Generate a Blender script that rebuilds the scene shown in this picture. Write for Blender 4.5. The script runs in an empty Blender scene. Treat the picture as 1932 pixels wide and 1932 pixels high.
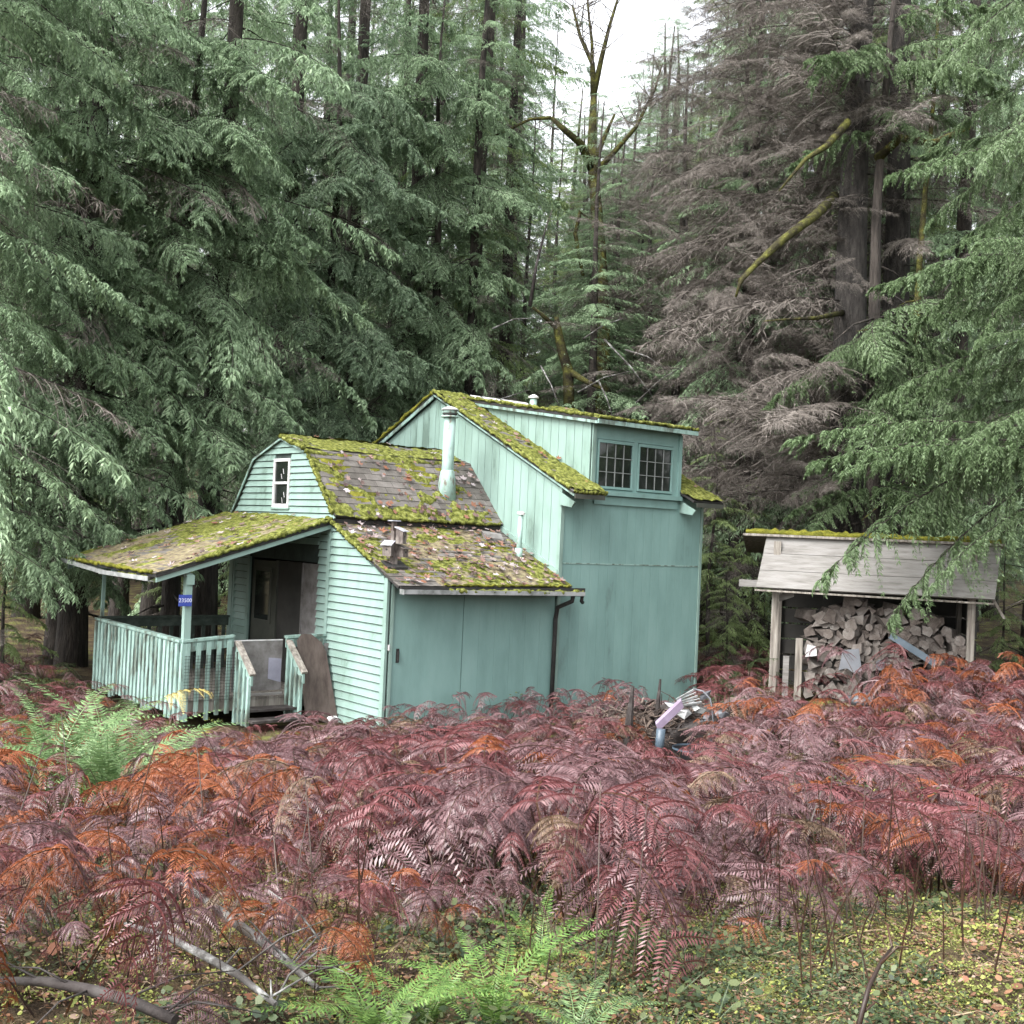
import bpy, math, random
import numpy as np
from mathutils import Vector, Matrix
random.seed(7); RNG=np.random.default_rng(7)
scn=bpy.context.scene; COL=scn.collection
# ------------------------------------------------------------------ camera (solved from the vanishing points of the cabin)
F=2207.0
def _c(x,y): return np.array([x-966.0,-(y-966.0),-F])
AX=_c(3700,1130); AX/=np.linalg.norm(AX)
AY=_c(-815,930); AY-=AX*(AX@AY); AY/=np.linalg.norm(AY)
RM=np.array([AX,AY,np.cross(AX,AY)])
CAMP=-(RM@(_c(720,1385)/F*16.5))
cam_d=bpy.data.cameras.new('camera'); cam=bpy.data.objects.new('camera',cam_d); COL.objects.link(cam)
cam_d.sensor_width=36; cam_d.lens=36*F/1932; cam_d.clip_end=2000; cam_d.clip_start=0.05
m4=Matrix([list(RM[i])+[CAMP[i]] for i in range(3)]+[[0,0,0,1]])
cam.matrix_world=m4; scn.camera=cam
# ------------------------------------------------------------------ sky, sun, exposure
SUN_EL,SUN_AZ=math.radians(48),math.radians(184)      # azimuth: direction the light comes from, counter-clockwise from +X
world=bpy.data.worlds.new('World'); scn.world=world; world.use_nodes=True
nt=world.node_tree; nt.nodes.clear()
sky=nt.nodes.new('ShaderNodeTexSky'); sky.sky_type='NISHITA'; sky.sun_disc=False
sky.sun_elevation=SUN_EL; sky.sun_rotation=math.radians(90)-SUN_AZ; sky.air_density=1.0; sky.dust_density=4.0
hs=nt.nodes.new('ShaderNodeHueSaturation'); hs.inputs['Saturation'].default_value=0.16; hs.inputs['Value'].default_value=1.75
bg=nt.nodes.new('ShaderNodeBackground'); bg.inputs['Strength'].default_value=0.15
wo=nt.nodes.new('ShaderNodeOutputWorld')
nt.links.new(sky.outputs[0],hs.inputs['Color']); nt.links.new(hs.outputs[0],bg.inputs['Color']); nt.links.new(bg.outputs[0],wo.inputs[0])
sun_d=bpy.data.lights.new('sun','SUN'); sun_d.energy=1.2; sun_d.angle=math.radians(40); sun_d.color=(1,.97,.93)
sun=bpy.data.objects.new('sun',sun_d); COL.objects.link(sun)
sd=Vector((math.cos(SUN_EL)*math.cos(SUN_AZ),math.cos(SUN_EL)*math.sin(SUN_AZ),math.sin(SUN_EL)))
sun.rotation_euler=sd.to_track_quat('Z','Y').to_euler(); sun.location=(0,0,30)
scn.view_settings.view_transform='Standard'; scn.view_settings.look='None'; scn.view_settings.exposure=1.4
scn.view_settings.gamma=1; scn.view_settings.use_curve_mapping=False
scn.render.engine='CYCLES'
scn.cycles.max_bounces=5; scn.cycles.diffuse_bounces=3; scn.cycles.glossy_bounces=2; scn.cycles.transmission_bounces=3
scn.cycles.transparent_max_bounces=4; scn.cycles.use_denoising=True
# ------------------------------------------------------------------ frames of reference
fh=RM@np.array([0,0,-1.0]); fh[2]=0; fh/=np.linalg.norm(fh); rh=np.array([fh[1],-fh[0],0.0])
def UV(u,v):                       # u metres to the right of, v metres in front of the place where the photographer stands
    p=CAMP+rh*u+fh*v; return p[0],p[1]
def uv_of(x,y):
    d=np.stack([np.asarray(x)-CAMP[0],np.asarray(y)-CAMP[1]]); return d[0]*rh[0]+d[1]*rh[1], d[0]*fh[0]+d[1]*fh[1]
def vn(x,y,s=0):                   # value noise, 0..1
    x=np.asarray(x,float)+s*17.13; y=np.asarray(y,float)-s*9.71
    xi=np.floor(x).astype(int); yi=np.floor(y).astype(int); fx=x-xi; fy=y-yi
    fx=fx*fx*(3-2*fx); fy=fy*fy*(3-2*fy)
    def h(a,b):
        n=(a*374761393+b*668265263+s*2147483)&0x7fffffff; n=((n^(n>>13))*1274126177)&0x7fffffff; return ((n^(n>>16))&0xffff)/65535.0
    return (h(xi,yi)*(1-fx)+h(xi+1,yi)*fx)*(1-fy)+(h(xi,yi+1)*(1-fx)+h(xi+1,yi+1)*fx)*fy
def fbm(x,y,s=0,o=4):
    a=.5;t=0;n=0
    for i in range(o): t=t+a*vn(x*2**i,y*2**i,s+i*3); n+=a; a*=.5
    return t/n
_gv=[-20,0,3,4.5,6,8,10,12,13.5,16,20,24,30,45,80,300]
_gz=[1.9,1.35,1.28,1.2,1.0,.66,.36,.12,0,0,.10,.16,.25,.7,3,25]
def ground(u,v):
    u=np.asarray(u,float); v=np.asarray(v,float)
    z=np.interp(v,_gv,_gz); z=z+.12*np.clip(u-2.5,0,6)/4*np.clip((v-14)/4,0,1)
    m=np.clip((v-13.2)/1.5,0,1)*np.clip((24-v)/2,0,1)*np.clip((u+6.5),0,1)*np.clip((3.6-u),0,1)
    b=(fbm(u*.7+50,v*.7+50,3)-.5)*.34+(fbm(u*4+50,v*4+50,9,3)-.5)*.10
    return z+b*(1-.9*m)-.05*m
def GZ(x,y): u,v=uv_of(x,y); return float(ground(u,v))
# ------------------------------------------------------------------ materials
MATS={}
def mat(name,cols,scale=4,rough=.7,bump=0,bscale=None,stretch=(1,1,1),rand=None,trans=0,spec=.4,detail=6,coord='Object',rmix=.6,metal=0,tint=None,bdist=.02):
    """cols: colour stops; driven by noise (and by a per-piece or per-object random number)"""
    m=bpy.data.materials.new(name); m.use_nodes=True; t=m.node_tree; N=t.nodes; L=t.links
    b=N['Principled BSDF']; b.inputs['Roughness'].default_value=rough; b.inputs['Specular IOR Level'].default_value=spec; b.inputs['Metallic'].default_value=metal
    if coord=='World': g=N.new('ShaderNodeNewGeometry'); co=g.outputs['Position']
    else: g=N.new('ShaderNodeTexCoord'); co=g.outputs[coord]
    mp=N.new('ShaderNodeMapping'); mp.inputs['Scale'].default_value=stretch; L.new(co,mp.inputs[0])
    n=N.new('ShaderNodeTexNoise'); n.inputs['Scale'].default_value=scale; n.inputs['Detail'].default_value=detail; n.inputs['Roughness'].default_value=.62; L.new(mp.outputs[0],n.inputs['Vector'])
    fac=n.outputs['Fac']
    st=N.new('ShaderNodeMapRange'); st.inputs['From Min'].default_value=.32; st.inputs['From Max'].default_value=.68; L.new(fac,st.inputs[0]); fac=st.outputs[0]
    if rand:
        if rand=='island': r=N.new('ShaderNodeNewGeometry').outputs['Random Per Island']
        else: r=N.new('ShaderNodeObjectInfo').outputs['Random']
        mx=N.new('ShaderNodeMix'); mx.data_type='FLOAT'; mx.inputs[0].default_value=rmix; L.new(fac,mx.inputs[2]); L.new(r,mx.inputs[3]); fac=mx.outputs[0]
    cr=N.new('ShaderNodeValToRGB'); e=cr.color_ramp.elements
    while len(e)<len(cols): e.new(.5)
    for i,c in enumerate(cols):
        e[i].position=i/(len(cols)-1) if len(c)<4 else c[3]; e[i].color=(c[0],c[1],c[2],1)
    L.new(fac,cr.inputs[0]); L.new(cr.outputs[0],b.inputs['Base Color'])
    if bump:
        n2=N.new('ShaderNodeTexNoise'); n2.inputs['Scale'].default_value=bscale or scale*4; n2.inputs['Detail'].default_value=5; L.new(mp.outputs[0],n2.inputs['Vector'])
        bp=N.new('ShaderNodeBump'); bp.inputs['Strength'].default_value=bump; bp.inputs['Distance'].default_value=bdist; L.new(n2.outputs['Fac'],bp.inputs['Height']); L.new(bp.outputs[0],b.inputs['Normal'])
    if trans:
        tr=N.new('ShaderNodeBsdfTranslucent'); L.new(cr.outputs[0],tr.inputs[0]); ms=N.new('ShaderNodeMixShader'); ms.inputs[0].default_value=trans
        L.new(b.outputs[0],ms.inputs[1]); L.new(tr.outputs[0],ms.inputs[2]); L.new(ms.outputs[0],N['Material Output'].inputs[0])
    MATS[name]=m; return m
M_mint=mat('mint_paint',[(0.0785,0.1189,0.0977,0),(0.1630,0.2410,0.2108,.25),(0.1932,0.2815,0.2505,.55),(0.2173,0.3129,0.2811,1)],2.4,.55,.15,30,(1,1,.35),'obj',rmix=.25,coord='World')
M_sdark=mat('dark_green_rail',[(.02,.03,.024),(.04,.055,.045),(.07,.09,.075)],6,.7)  # dark green tone of the back porch rail
M_shadowback=mat('shadow_backing',[(.02,.03,.027),(.04,.055,.05)],5,.9)  # very dark wall backing, paints the shadow lines under the clapboards
M_mint2=mat('mint_paint_panel',[(0.0944,0.1495,0.1373,0),(0.1302,0.2217,0.2059,.2),(0.1547,0.2597,0.2408,.6),(0.1774,0.2846,0.2661,1)],2.2,.6,.12,40,(1,1,.3),'obj',rmix=.2,coord='World')
M_mintw=mat('worn_mint_paint',[(0.0633,0.0724,0.0571,.0),(0.1334,0.1809,0.1571,.35),(0.1967,0.2966,0.2642,.5),(0.2598,0.3690,0.3356,1.0)],7,.65,.3,40,(1,1,.3),coord='World')
M_white=mat('white_paint',[(0.3740,0.3604,0.3536),(0.4896,0.4896,0.4896),(0.5304,0.5304,0.5440)],6,.5,.1)
M_grime=mat('grimy_white_metal',[(0.1250,0.1350,0.1300),(0.2750,0.2850,0.2850),(0.3500,0.3600,0.3650)],5,.4,.1,metal=.2)
M_pipe=mat('painted_flue_metal',[(0.1200,0.1080,0.0870,0),(0.2160,0.2970,0.2610,.25),(0.2480,0.3600,0.3219,.5),(0.3200,0.4230,0.3915,1)],9,.45,.1,stretch=(1,1,.4))
M_shing=mat('asphalt_shingle',[(.06,.054,.047),(.112,.102,.092),(.165,.152,.142)],6,.85,.6,120,(1,1,1),'obj',rmix=.55,coord='World')
M_dark=mat('dark_tar_eave_shade',[(.012,.012,.012),(.03,.028,.026)],8,.8,.3)
M_moss=mat('roof_moss',[(0.0384,0.0432,0.0133,0),(0.0961,0.1064,0.0238,.35),(0.1858,0.1996,0.0476,.65),(0.2820,0.2994,0.1143,1)],15,.95,1.0,90,coord='World',bdist=.03,spec=.1)
M_moss2=mat('olive_moss',[(.05,.055,.012),(.13,.13,.02),(.22,.21,.035)],6,.95,1.0,60,coord='World',bdist=.03,spec=.1)
M_duff=mat('roof_litter',[(.06,.045,.03),(.16,.13,.08),(.26,.24,.12)],12,.95,.8,80,coord='World')
M_leaf=mat('dead_maple_leaf',[(.03,.018,.016),(.075,.045,.04),(.15,.10,.09),(.20,.075,.035),(.22,.17,.16),(.40,.36,.38)],3,.5,0,rand='island',rmix=.95,trans=.1)
M_wood=mat('weathered_grey_wood',[(0.0845,0.0774,0.0704),(0.1690,0.1619,0.1514),(0.2182,0.2112,0.2042)],2.2,.8,.25,12,(1,1,9),'obj',rmix=.2)
M_woodv=mat('weathered_post_wood',[(.08,.07,.06),(.20,.18,.155),(.32,.30,.27)],3,.8,.4,60,(6,6,.4))
M_ply=mat('brown_plywood',[(0.0372,0.0260,0.0217),(0.0651,0.0484,0.0409),(0.0868,0.0682,0.0589)],4,.75,.2,30,(3,3,.4))
M_greyply=mat('grey_board',[(0.0800,0.0720,0.0680),(0.1360,0.1280,0.1240),(0.1840,0.1760,0.1760)],5,.7,.15)
M_bird=mat('birdhouse_wood',[(.04,.032,.028),(.12,.10,.09),(.22,.2,.18)],14,.85,.4,80,(1,1,.4))
M_tin=mat('birdhouse_tin_roof',[(.22,.20,.24),(.4,.4,.45),(.6,.62,.68)],9,.4,.1,metal=.3)
M_glass=mat('window_glass',[(.006,.008,.007),(.02,.024,.022)],3,.06,0,spec=.8)
M_muntin=mat('window_bar_paint',[(0.1200,0.1320,0.1260),(0.2160,0.2280,0.2220)],8,.6)
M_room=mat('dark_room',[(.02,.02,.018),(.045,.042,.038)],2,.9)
M_door=mat('old_door_paint',[(.03,.034,.028),(.06,.062,.05)],3,.6)
M_sign=mat('blue_enamel',[(.02,.035,.20),(.05,.08,.34)],20,.35)
M_signw=mat('sign_numerals',[(.45,.48,.62),(.6,.62,.75)],20,.4)
M_bark=mat('conifer_bark',[(0.0144,0.0132,0.0120),(0.0420,0.0348,0.0300),(0.0840,0.0720,0.0624)],3,.9,.9,14,(3,3,.5),bdist=.06)
M_barkg=mat('grey_conifer_bark',[(0.0144,0.0136,0.0125),(0.0360,0.0320,0.0290),(0.0648,0.0578,0.0528)],5,.9,.9,24,(2.5,2.5,.6),bdist=.05)
M_mossbark=mat('mossy_bark',[(0.0225,0.0195,0.0150,0),(0.0488,0.0450,0.0225,.4),(0.0825,0.0825,0.0263,.7),(0.1425,0.1425,0.0375,1)],5,.95,1,40,bdist=.05,spec=.1)
M_ced=mat('cedar_foliage',[(0.0768,0.1163,0.0609),(0.1792,0.2598,0.1487),(0.2943,0.4102,0.2435),(0.4351,0.5469,0.3517)],.8,.5,0,rand='island',rmix=.55,trans=.38)
M_cedy=mat('cedar_foliage_yellowish',[(0.0671,0.0995,0.0321),(0.1630,0.2303,0.0857),(0.2685,0.3561,0.1499),(0.3643,0.4398,0.2143)],.8,.5,0,rand='island',rmix=.55,trans=.38)
M_hem=mat('bluish_foliage',[(0.0717,0.1111,0.0638),(0.1693,0.2483,0.1508),(0.2866,0.3920,0.2492),(0.4170,0.5097,0.3362)],.8,.5,0,rand='island',rmix=.55,trans=.38)
M_cedr=mat('fresh_cedar_foliage',[(0.0352,0.0578,0.0239),(0.0904,0.1445,0.0599),(0.1507,0.2196,0.1076),(0.2110,0.2774,0.1615)],.8,.5,0,rand='island',rmix=.55,trans=.38)
M_twig=mat('dead_twigs',[(0.0514,0.0438,0.0380),(0.1114,0.0964,0.0839),(0.1800,0.1578,0.1414),(0.2572,0.2367,0.2120)],1.2,.8,0,rand='island',rmix=.6)
M_brmar=mat('bracken_maroon',[(0.0304,0.0089,0.0085),(0.0878,0.0237,0.0243),(0.1554,0.0507,0.0534),(0.2431,0.1072,0.1183)],2.2,.42,0,rand='island',rmix=.45,trans=.15,spec=.6)
M_brpur=mat('bracken_dusky',[(0.0333,0.0159,0.0177),(0.0890,0.0420,0.0459),(0.1632,0.0902,0.0962),(0.2671,0.1734,0.1850)],2.2,.4,0,rand='island',rmix=.45,trans=.12,spec=.6)
M_brorg=mat('bracken_rust',[(0.0711,0.0174,0.0077),(0.1580,0.0403,0.0140),(0.2447,0.0729,0.0253),(0.3001,0.1321,0.0695)],2.2,.45,0,rand='island',rmix=.45,trans=.2,spec=.5)
M_brbrn=mat('bracken_brown',[(.03,.018,.012),(.09,.055,.035),(.17,.115,.075),(.26,.19,.13)],2.2,.5,0,rand='island',rmix=.45,trans=.15)
M_bryel=mat('bracken_straw',[(.28,.22,.06),(.5,.42,.14),(.6,.52,.22)],2.2,.5,0,rand='island',trans=.25)
M_stipe=mat('bracken_stem',[(0.0138,0.0066,0.0044),(0.0330,0.0165,0.0099),(0.0880,0.0385,0.0138)],5,.5,0,rand='obj')
M_sword=mat('sword_fern_green',[(.035,.08,.02),(.08,.16,.035),(.15,.25,.06),(.24,.34,.12)],2.5,.45,0,rand='island',rmix=.5,trans=.25)
M_swordp=mat('sword_fern_pale',[(0.0446,0.0887,0.0341),(0.1042,0.1773,0.0682),(0.1786,0.2740,0.1159),(0.2678,0.3627,0.1773)],2.5,.45,0,rand='island',rmix=.5,trans=.25)
M_gleaf=mat('ground_leaf_green',[(0.0116,0.0245,0.0109),(0.0289,0.0490,0.0190),(0.0578,0.0843,0.0326),(0.1098,0.1306,0.0544)],3,.45,0,rand='island',rmix=.9,trans=.2)
M_yleaf=mat('ground_leaf_yellow',[(0.0840,0.1020,0.0240),(0.2160,0.2400,0.0540),(0.4080,0.3960,0.1200)],3,.5,0,rand='island',rmix=.9,trans=.2)
M_msp=mat('moss_sprig',[(0.0612,0.0766,0.0152),(0.1632,0.1888,0.0408),(0.3366,0.3570,0.1020)],3,.7,0,rand='island',rmix=.7,trans=.2)
M_straw=mat('dry_grass',[(0.0595,0.0382,0.0213),(0.1360,0.0935,0.0510),(0.2550,0.1955,0.1190)],3,.6,0,rand='island',rmix=.9)
M_litter=mat('ground_litter_leaf',[(0.0425,0.0255,0.0187),(0.1020,0.0510,0.0298),(0.2040,0.0850,0.0340),(0.2380,0.1700,0.1275),(0.3570,0.2890,0.2550)],3,.55,0,rand='island',rmix=.95)
M_dkd=mat('dark_debris',[(.018,.013,.011),(.05,.036,.03),(.10,.075,.06),(.17,.13,.11)],6,.9,.3,rand='island',rmix=.8)
M_lich=mat('lichen_branch',[(.035,.03,.027,0),(.09,.085,.08,.5),(.26,.26,.25,.75),(.34,.34,.33,1)],9,.8,.3)
M_stick=mat('dark_branch',[(0.0090,0.0066,0.0060),(0.0270,0.0210,0.0195),(0.0600,0.0540,0.0510)],6,.8,.4)
M_log=mat('firewood_grey',[(0.0298,0.0238,0.0204),(0.0935,0.0765,0.0663),(0.1445,0.1275,0.1148),(0.2210,0.2040,0.1870)],9,.85,.8,50,(1,1,1),rand='obj',rmix=.5)
M_plast=mat('pale_plastic',[(0.0921,0.0962,0.1064),(0.1268,0.1351,0.1514)],5,.35)
M_paper=mat('grey_white_paper',[(.20,.20,.25),(.27,.27,.33)],5,.7)
M_lilac=mat('lilac_painted_board',[(0.1607,0.1205,0.1696),(0.2321,0.1874,0.2588)],5,.5)
M_blue=mat('blue_grey_metal',[(0.0420,0.0630,0.0840),(0.0840,0.1134,0.1428)],5,.4)
M_blk=mat('black_plastic',[(.008,.008,.009),(.02,.02,.022)],5,.35)
# ------------------------------------------------------------------ object helpers
def tag(o,label=None,cat=None,group=None,kind=None):
    if label: o['label']=label
    if cat: o['category']=cat
    if group: o['group']=group
    if kind: o['kind']=kind
    return o
def thing(name,label,cat,loc=(0,0,0),group=None):
    o=bpy.data.objects.new(name,None); o.location=loc; o.empty_display_size=.1; COL.objects.link(o); return tag(o,label,cat,group)
def org(p):
    v=Vector((0,0,0))
    while p is not None: v+=p.location; p=p.parent
    return v
def link(name,me,parent=None,loc=None):
    o=bpy.data.objects.new(name,me); COL.objects.link(o); o.parent=parent
    if loc is not None: o.location=loc
    return o
def npmesh(name,V,Q,mats,mi=None,smooth=False):
    me=bpy.data.meshes.new(name); V=np.asarray(V,np.float32); Q=np.asarray(Q,np.int32); k=Q.shape[1]
    me.vertices.add(len(V)); me.vertices.foreach_set('co',V.ravel()); me.loops.add(Q.size); me.loops.foreach_set('vertex_index',Q.ravel())
    me.polygons.add(len(Q)); me.polygons.foreach_set('loop_start',np.arange(0,Q.size,k,dtype=np.int32)); 
    try: me.polygons.foreach_set('loop_total',np.full(len(Q),k,np.int32))
    except Exception: pass
    for m in mats: me.materials.append(m)
    if mi is not None: me.polygons.foreach_set('material_index',np.asarray(mi,np.int32))
    if smooth: me.polygons.foreach_set('use_smooth',np.ones(len(Q),bool))
    me.update(calc_edges=True); me.validate(); return me
class MB:
    def __init__(s): s.v=[]; s.f=[]
    def add(s,vs,fs):
        n=len(s.v); s.v+= [tuple(map(float,p)) for p in vs]; s.f+=[tuple(i+n for i in f) for f in fs]; return s
    def prism(s,pts,off):          # planar polygon swept by a vector
        pts=[Vector(p) for p in pts]; off=Vector(off); n=len(pts)
        return s.add(pts+[p+off for p in pts],[tuple(range(n))[::-1],tuple(range(n,2*n))]+[(i,(i+1)%n,n+(i+1)%n,n+i) for i in range(n)])
    def slab(s,p,ex,ey,ez):
        p,ex,ey,ez=map(Vector,(p,ex,ey,ez)); return s.prism([p,p+ex,p+ex+ey,p+ey],ez)
    def box(s,x0,x1,y0,y1,z0,z1): return s.slab((x0,y0,z0),(x1-x0,0,0),(0,y1-y0,0),(0,0,z1-z0))
    def tube(s,path,rad,n=8,cap=True):
        path=[Vector(p) for p in path]; rad=rad if hasattr(rad,'__len__') else [rad]*len(path); vs=[];fs=[]
        ref=Vector((0,0,1)) if abs((path[-1]-path[0]).normalized().z)<.9 else Vector((1,0,0))
        for i,p in enumerate(path):
            t=(path[min(i+1,len(path)-1)]-path[max(i-1,0)]).normalized(); a=t.cross(ref).normalized(); b=t.cross(a)
            for k in range(n):
                g=2*math.pi*k/n; vs.append(p+(a*math.cos(g)+b*math.sin(g))*rad[i])
        for i in range(len(path)-1):
            for k in range(n): fs.append((i*n+k,i*n+(k+1)%n,(i+1)*n+(k+1)%n,(i+1)*n+k))
        if cap: fs+= [tuple(range(n))[::-1],tuple(range((len(path)-1)*n,len(path)*n))]
        return s.add(vs,fs)
    def build(s,name,m,parent=None,smooth=False,bevel=0):
        o0=org(parent) if parent else Vector((0,0,0))
        me=bpy.data.meshes.new(name); me.from_pydata([tuple(Vector(p)-o0) for p in s.v],[],s.f); me.materials.append(m)
        import bmesh
        b=bmesh.new(); b.from_mesh(me); bmesh.ops.recalc_face_normals(b,faces=b.faces); b.to_mesh(me); b.free()
        if smooth:
            for p in me.polygons: p.use_smooth=len(p.vertices)==4
        me.update(); return link(name,me,parent)
# =================================================================== THE GROUND
vs=np.concatenate([np.linspace(-25,3,12)[:-1],np.arange(3,10,.07),np.arange(10,24,.2),np.geomspace(24,300,30)])
hu=np.concatenate([np.arange(0,5,.07),np.arange(5,12,.3),np.geomspace(12,250,20)]); us=np.concatenate([-hu[:0:-1],hu])
U,Vv=np.meshgrid(us,vs); Z=ground(U,Vv)
near=np.clip((11-Vv)/3,0,1)*np.clip((Vv-2.5),0,1)
Z=Z+near*((fbm(U*9+70,Vv*9+70,21,3)-.5)*.07)
GX=CAMP[0]+rh[0]*U+fh[0]*Vv; GY=CAMP[1]+rh[1]*U+fh[1]*Vv
nu,nv=len(us),len(vs); idx=np.arange(nu*nv).reshape(nv,nu)
Q=np.stack([idx[:-1,:-1],idx[:-1,1:],idx[1:,1:],idx[1:,:-1]],-1).reshape(-1,4)
M_ground=mat('forest_floor',[(.022,.015,.010,0),(.052,.036,.022,.35),(.085,.065,.035,.6),(.115,.12,.035,.82),(.20,.22,.06,1)],2.2,.95,1,45,coord='World',bdist=.05,detail=9,spec=.15)
g=link('ground',npmesh('ground',np.stack([GX,GY,Z],-1).reshape(-1,3),Q,[M_ground],smooth=True)); tag(g,kind='structure')
# =================================================================== THE CABIN
cab=thing('cabin','mint green wooden cabin with mossy roofs, front porch and taller rear section with dormer','cabin',(0,0,0))
rz=random.random
def clap(parent,ylo,yhi,z0,z1,exp,thick=.03,x=0,prof=None,skip=None):
    """lapped boards on the wall plane x; prof(z)->(ymin,ymax)"""
    n=int(round((z1-z0)/exp)); 
    for i in range(n):
        a=z0+i*exp; b=min(a+exp-.013,z1)  # gap bares the dark backing as a drawn shadow line
        ya,yb=(ylo,yhi) if prof is None else prof(a); yc,yd=(ylo,yhi) if prof is None else prof(b)
        segs=[(ya,yb,yc,yd)]
        if skip and b>skip[2] and a<skip[3]: segs=[(ya,skip[0],yc,skip[0]),(skip[1],yb,skip[1],yd)]
        for (p,q,r,s_) in segs:
            if q-p<.03: continue
            s_=max(s_,r+.01); w=random.uniform(-.002,.002)
            t0=x-thick+w; t1=x-.005
            MB().add([(t0,p,a),(t0,q,a),(t1,s_,b),(t1,r,b),(x+.01,p,a),(x+.01,q,a),(x+.01,s_,b),(x+.01,r,b)],
              [(0,1,2,3),(4,5,6,7),(0,1,5,4),(1,2,6,5),(2,3,7,6),(3,0,4,7)]).build('clapboard',M_mint,parent)
LZ=lambda y:2.256+.446*y          # lean-to roof surface above the clapboard wall
# front wall (plane x=0) of the lean-to, boarded to the rake
w1=MB().prism([(.012,0,-.25),(.012,1.65,-.25),(.012,1.65,LZ(1.65)-.03),(.012,0,LZ(0)-.03)],(.08,0,0)).build('wall',M_shadowback,cab)
clap(w1,.06,1.62,-.12,2.92,.118,prof=lambda z:(max(.06,(z-2.18)/.446+.02),1.62))
w2=MB().prism([(.012,1.66,-.1),(.012,1.98,-.1),(.012,1.98,2.95),(.012,1.66,2.95)],(.08,0,0)).build('wall',M_shadowback,cab)
clap(w2,1.70,1.98,.30,2.92,.118)
w3=MB().prism([(.012,4.33,-.1),(.012,5.03,-.1),(.012,5.03,2.98),(.012,4.33,2.98)],(.08,0,0)).build('wall',M_shadowback,cab)
clap(w3,4.36,4.90,.30,2.98,.118)
w3b=MB().box(.02,.09,1.98,4.33,2.32,2.98).build('wall',M_shadowback,cab)
clap(w3b,2.0,4.33,2.60,2.93,.118)
# gable of the gambrel
def gprof(z):
    def ed(z,b,k,a): 
        if z<3.97+k: return b[0]+(b[1]-b[0])*(z-3.03)/(3.97+k-3.03)
        return b[1]+(3.32-b[1])*(z-3.97-k)/(4.29-3.97-k)
    lo=ed(z,(1.55,2.46),.06,0); hi=ed(z,(5.03,4.28),.0,0); return (min(lo,3.3)+.02,max(hi,3.34)-.02)
gw=MB().prism([(.012,1.55,2.93),(.012,5.03,2.93),(.012,4.28,3.95),(.012,3.32,4.25),(.012,2.46,4.01)],(.08,0,0)).build('wall',M_shadowback,cab)
WY0,WY1,WZ0,WZ1=3.02,3.58,3.17,3.97
clap(gw,0,0,2.99,4.27,.106,prof=gprof,skip=(WY0,WY1,WZ0+.03,WZ1))
# gable window
win=MB(); 
for a in [(WY0,WY1,WZ1-.05,WZ1),(WY0,WY1,WZ0,WZ0+.06),(WY0,WY0+.055,WZ0+.06,WZ1-.05),(WY1-.055,WY1,WZ0+.06,WZ1-.05),(WY0+.055,WY1-.055,3.55,3.59)]: win.box(-.035,.005,*a)
win=win.build('window',M_white,cab)
MB().box(-.05,-.005,WY0-.03,WY1+.03,WZ0-.03,WZ0-.002).build('sill',M_mint,win)
for (a,b,xx) in [(WZ0+.06,3.55,-.008),(3.59,WZ1-.05,-.018)]: MB().box(xx,xx+.006,WY0+.055,WY1-.055,a,b).build('pane',M_glass,win)
for (y,z) in [(3.25,3.80),(3.31,3.72),(3.20,3.42),(3.26,3.33)]:
    MB().slab((-.024,y,z),(0,.012,0),(0,-.03,-.085),(-.003,0,0)).build('white_sliver',M_white,win)  # small white slivers on the panes
# corner and edge trims
for (y0,y1,z0,z1) in [(-.03,.06,-.25,2.2),(1.62,1.70,.0,2.93),(4.92,5.05,.9,2.97),(4.84,4.885,.9,2.97),(4.28,4.36,.35,2.33)]:
    MB().box(-.034,.008,y0,y1,z0,z1).build('corner_trim',M_mint,cab)
# entrance: dark room behind, old door, screen and grey panel
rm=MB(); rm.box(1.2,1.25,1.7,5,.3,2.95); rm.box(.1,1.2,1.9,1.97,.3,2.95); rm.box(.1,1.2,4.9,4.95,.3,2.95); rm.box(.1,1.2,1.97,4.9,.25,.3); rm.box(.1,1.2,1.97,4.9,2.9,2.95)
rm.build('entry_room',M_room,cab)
dr=MB().box(.03,.07,3.42,4.26,.36,2.28).build('door',M_door,cab)
MB().box(.015,.028,3.62,4.12,1.30,2.10).build('door_pane',M_glass,dr)
for a in [(3.55,3.62,1.24,2.16),(4.12,4.19,1.24,2.16),(3.62,4.12,1.24,1.29),(3.62,4.12,2.11,2.16)]: MB().box(.012,.029,*a).build('moulding',M_door,dr)
MB().box(.0,.05,3.34,3.40,.36,2.3).build('door_jamb',M_door,cab)
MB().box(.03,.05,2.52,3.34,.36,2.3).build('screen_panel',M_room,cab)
MB().box(.0,.04,1.99,2.46,.36,2.3).build('grey_panel',M_greyply,cab)
MB().box(-.01,.045,2.465,2.50,.36,2.3).build('door_jamb',M_greyply,cab)
# near side wall (plane y=0): door and panels
nw=MB().box(.02,3.13,.02,.09,-.25,2.16).build('wall',M_mint2,cab)
dd=MB().box(.10,1.33,-.012,.016,-.12,2.14).build('door',M_mint2,cab)
MB().box(.185,.205,-.05,-.014,1.02,1.16).build('door_handle',M_dark,dd); MB().box(.17,.22,-.02,-.0125,1.0,1.2).build('handle_plate',M_dark,dd)
MB().box(.045,.09,-.035,.018,-.2,2.12).build('door_frame',M_mint,cab); MB().box(.02,.04,-.05,-.01,1.18,1.26).build('latch',M_white,cab)
x=1.345
while x<3.12:
    x2=min(x+.298,3.128); MB().box(x,x2-.0022,-.008,.016,-.2,2.14).build('wall_panel',M_mint2,nw); x=x2
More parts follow.
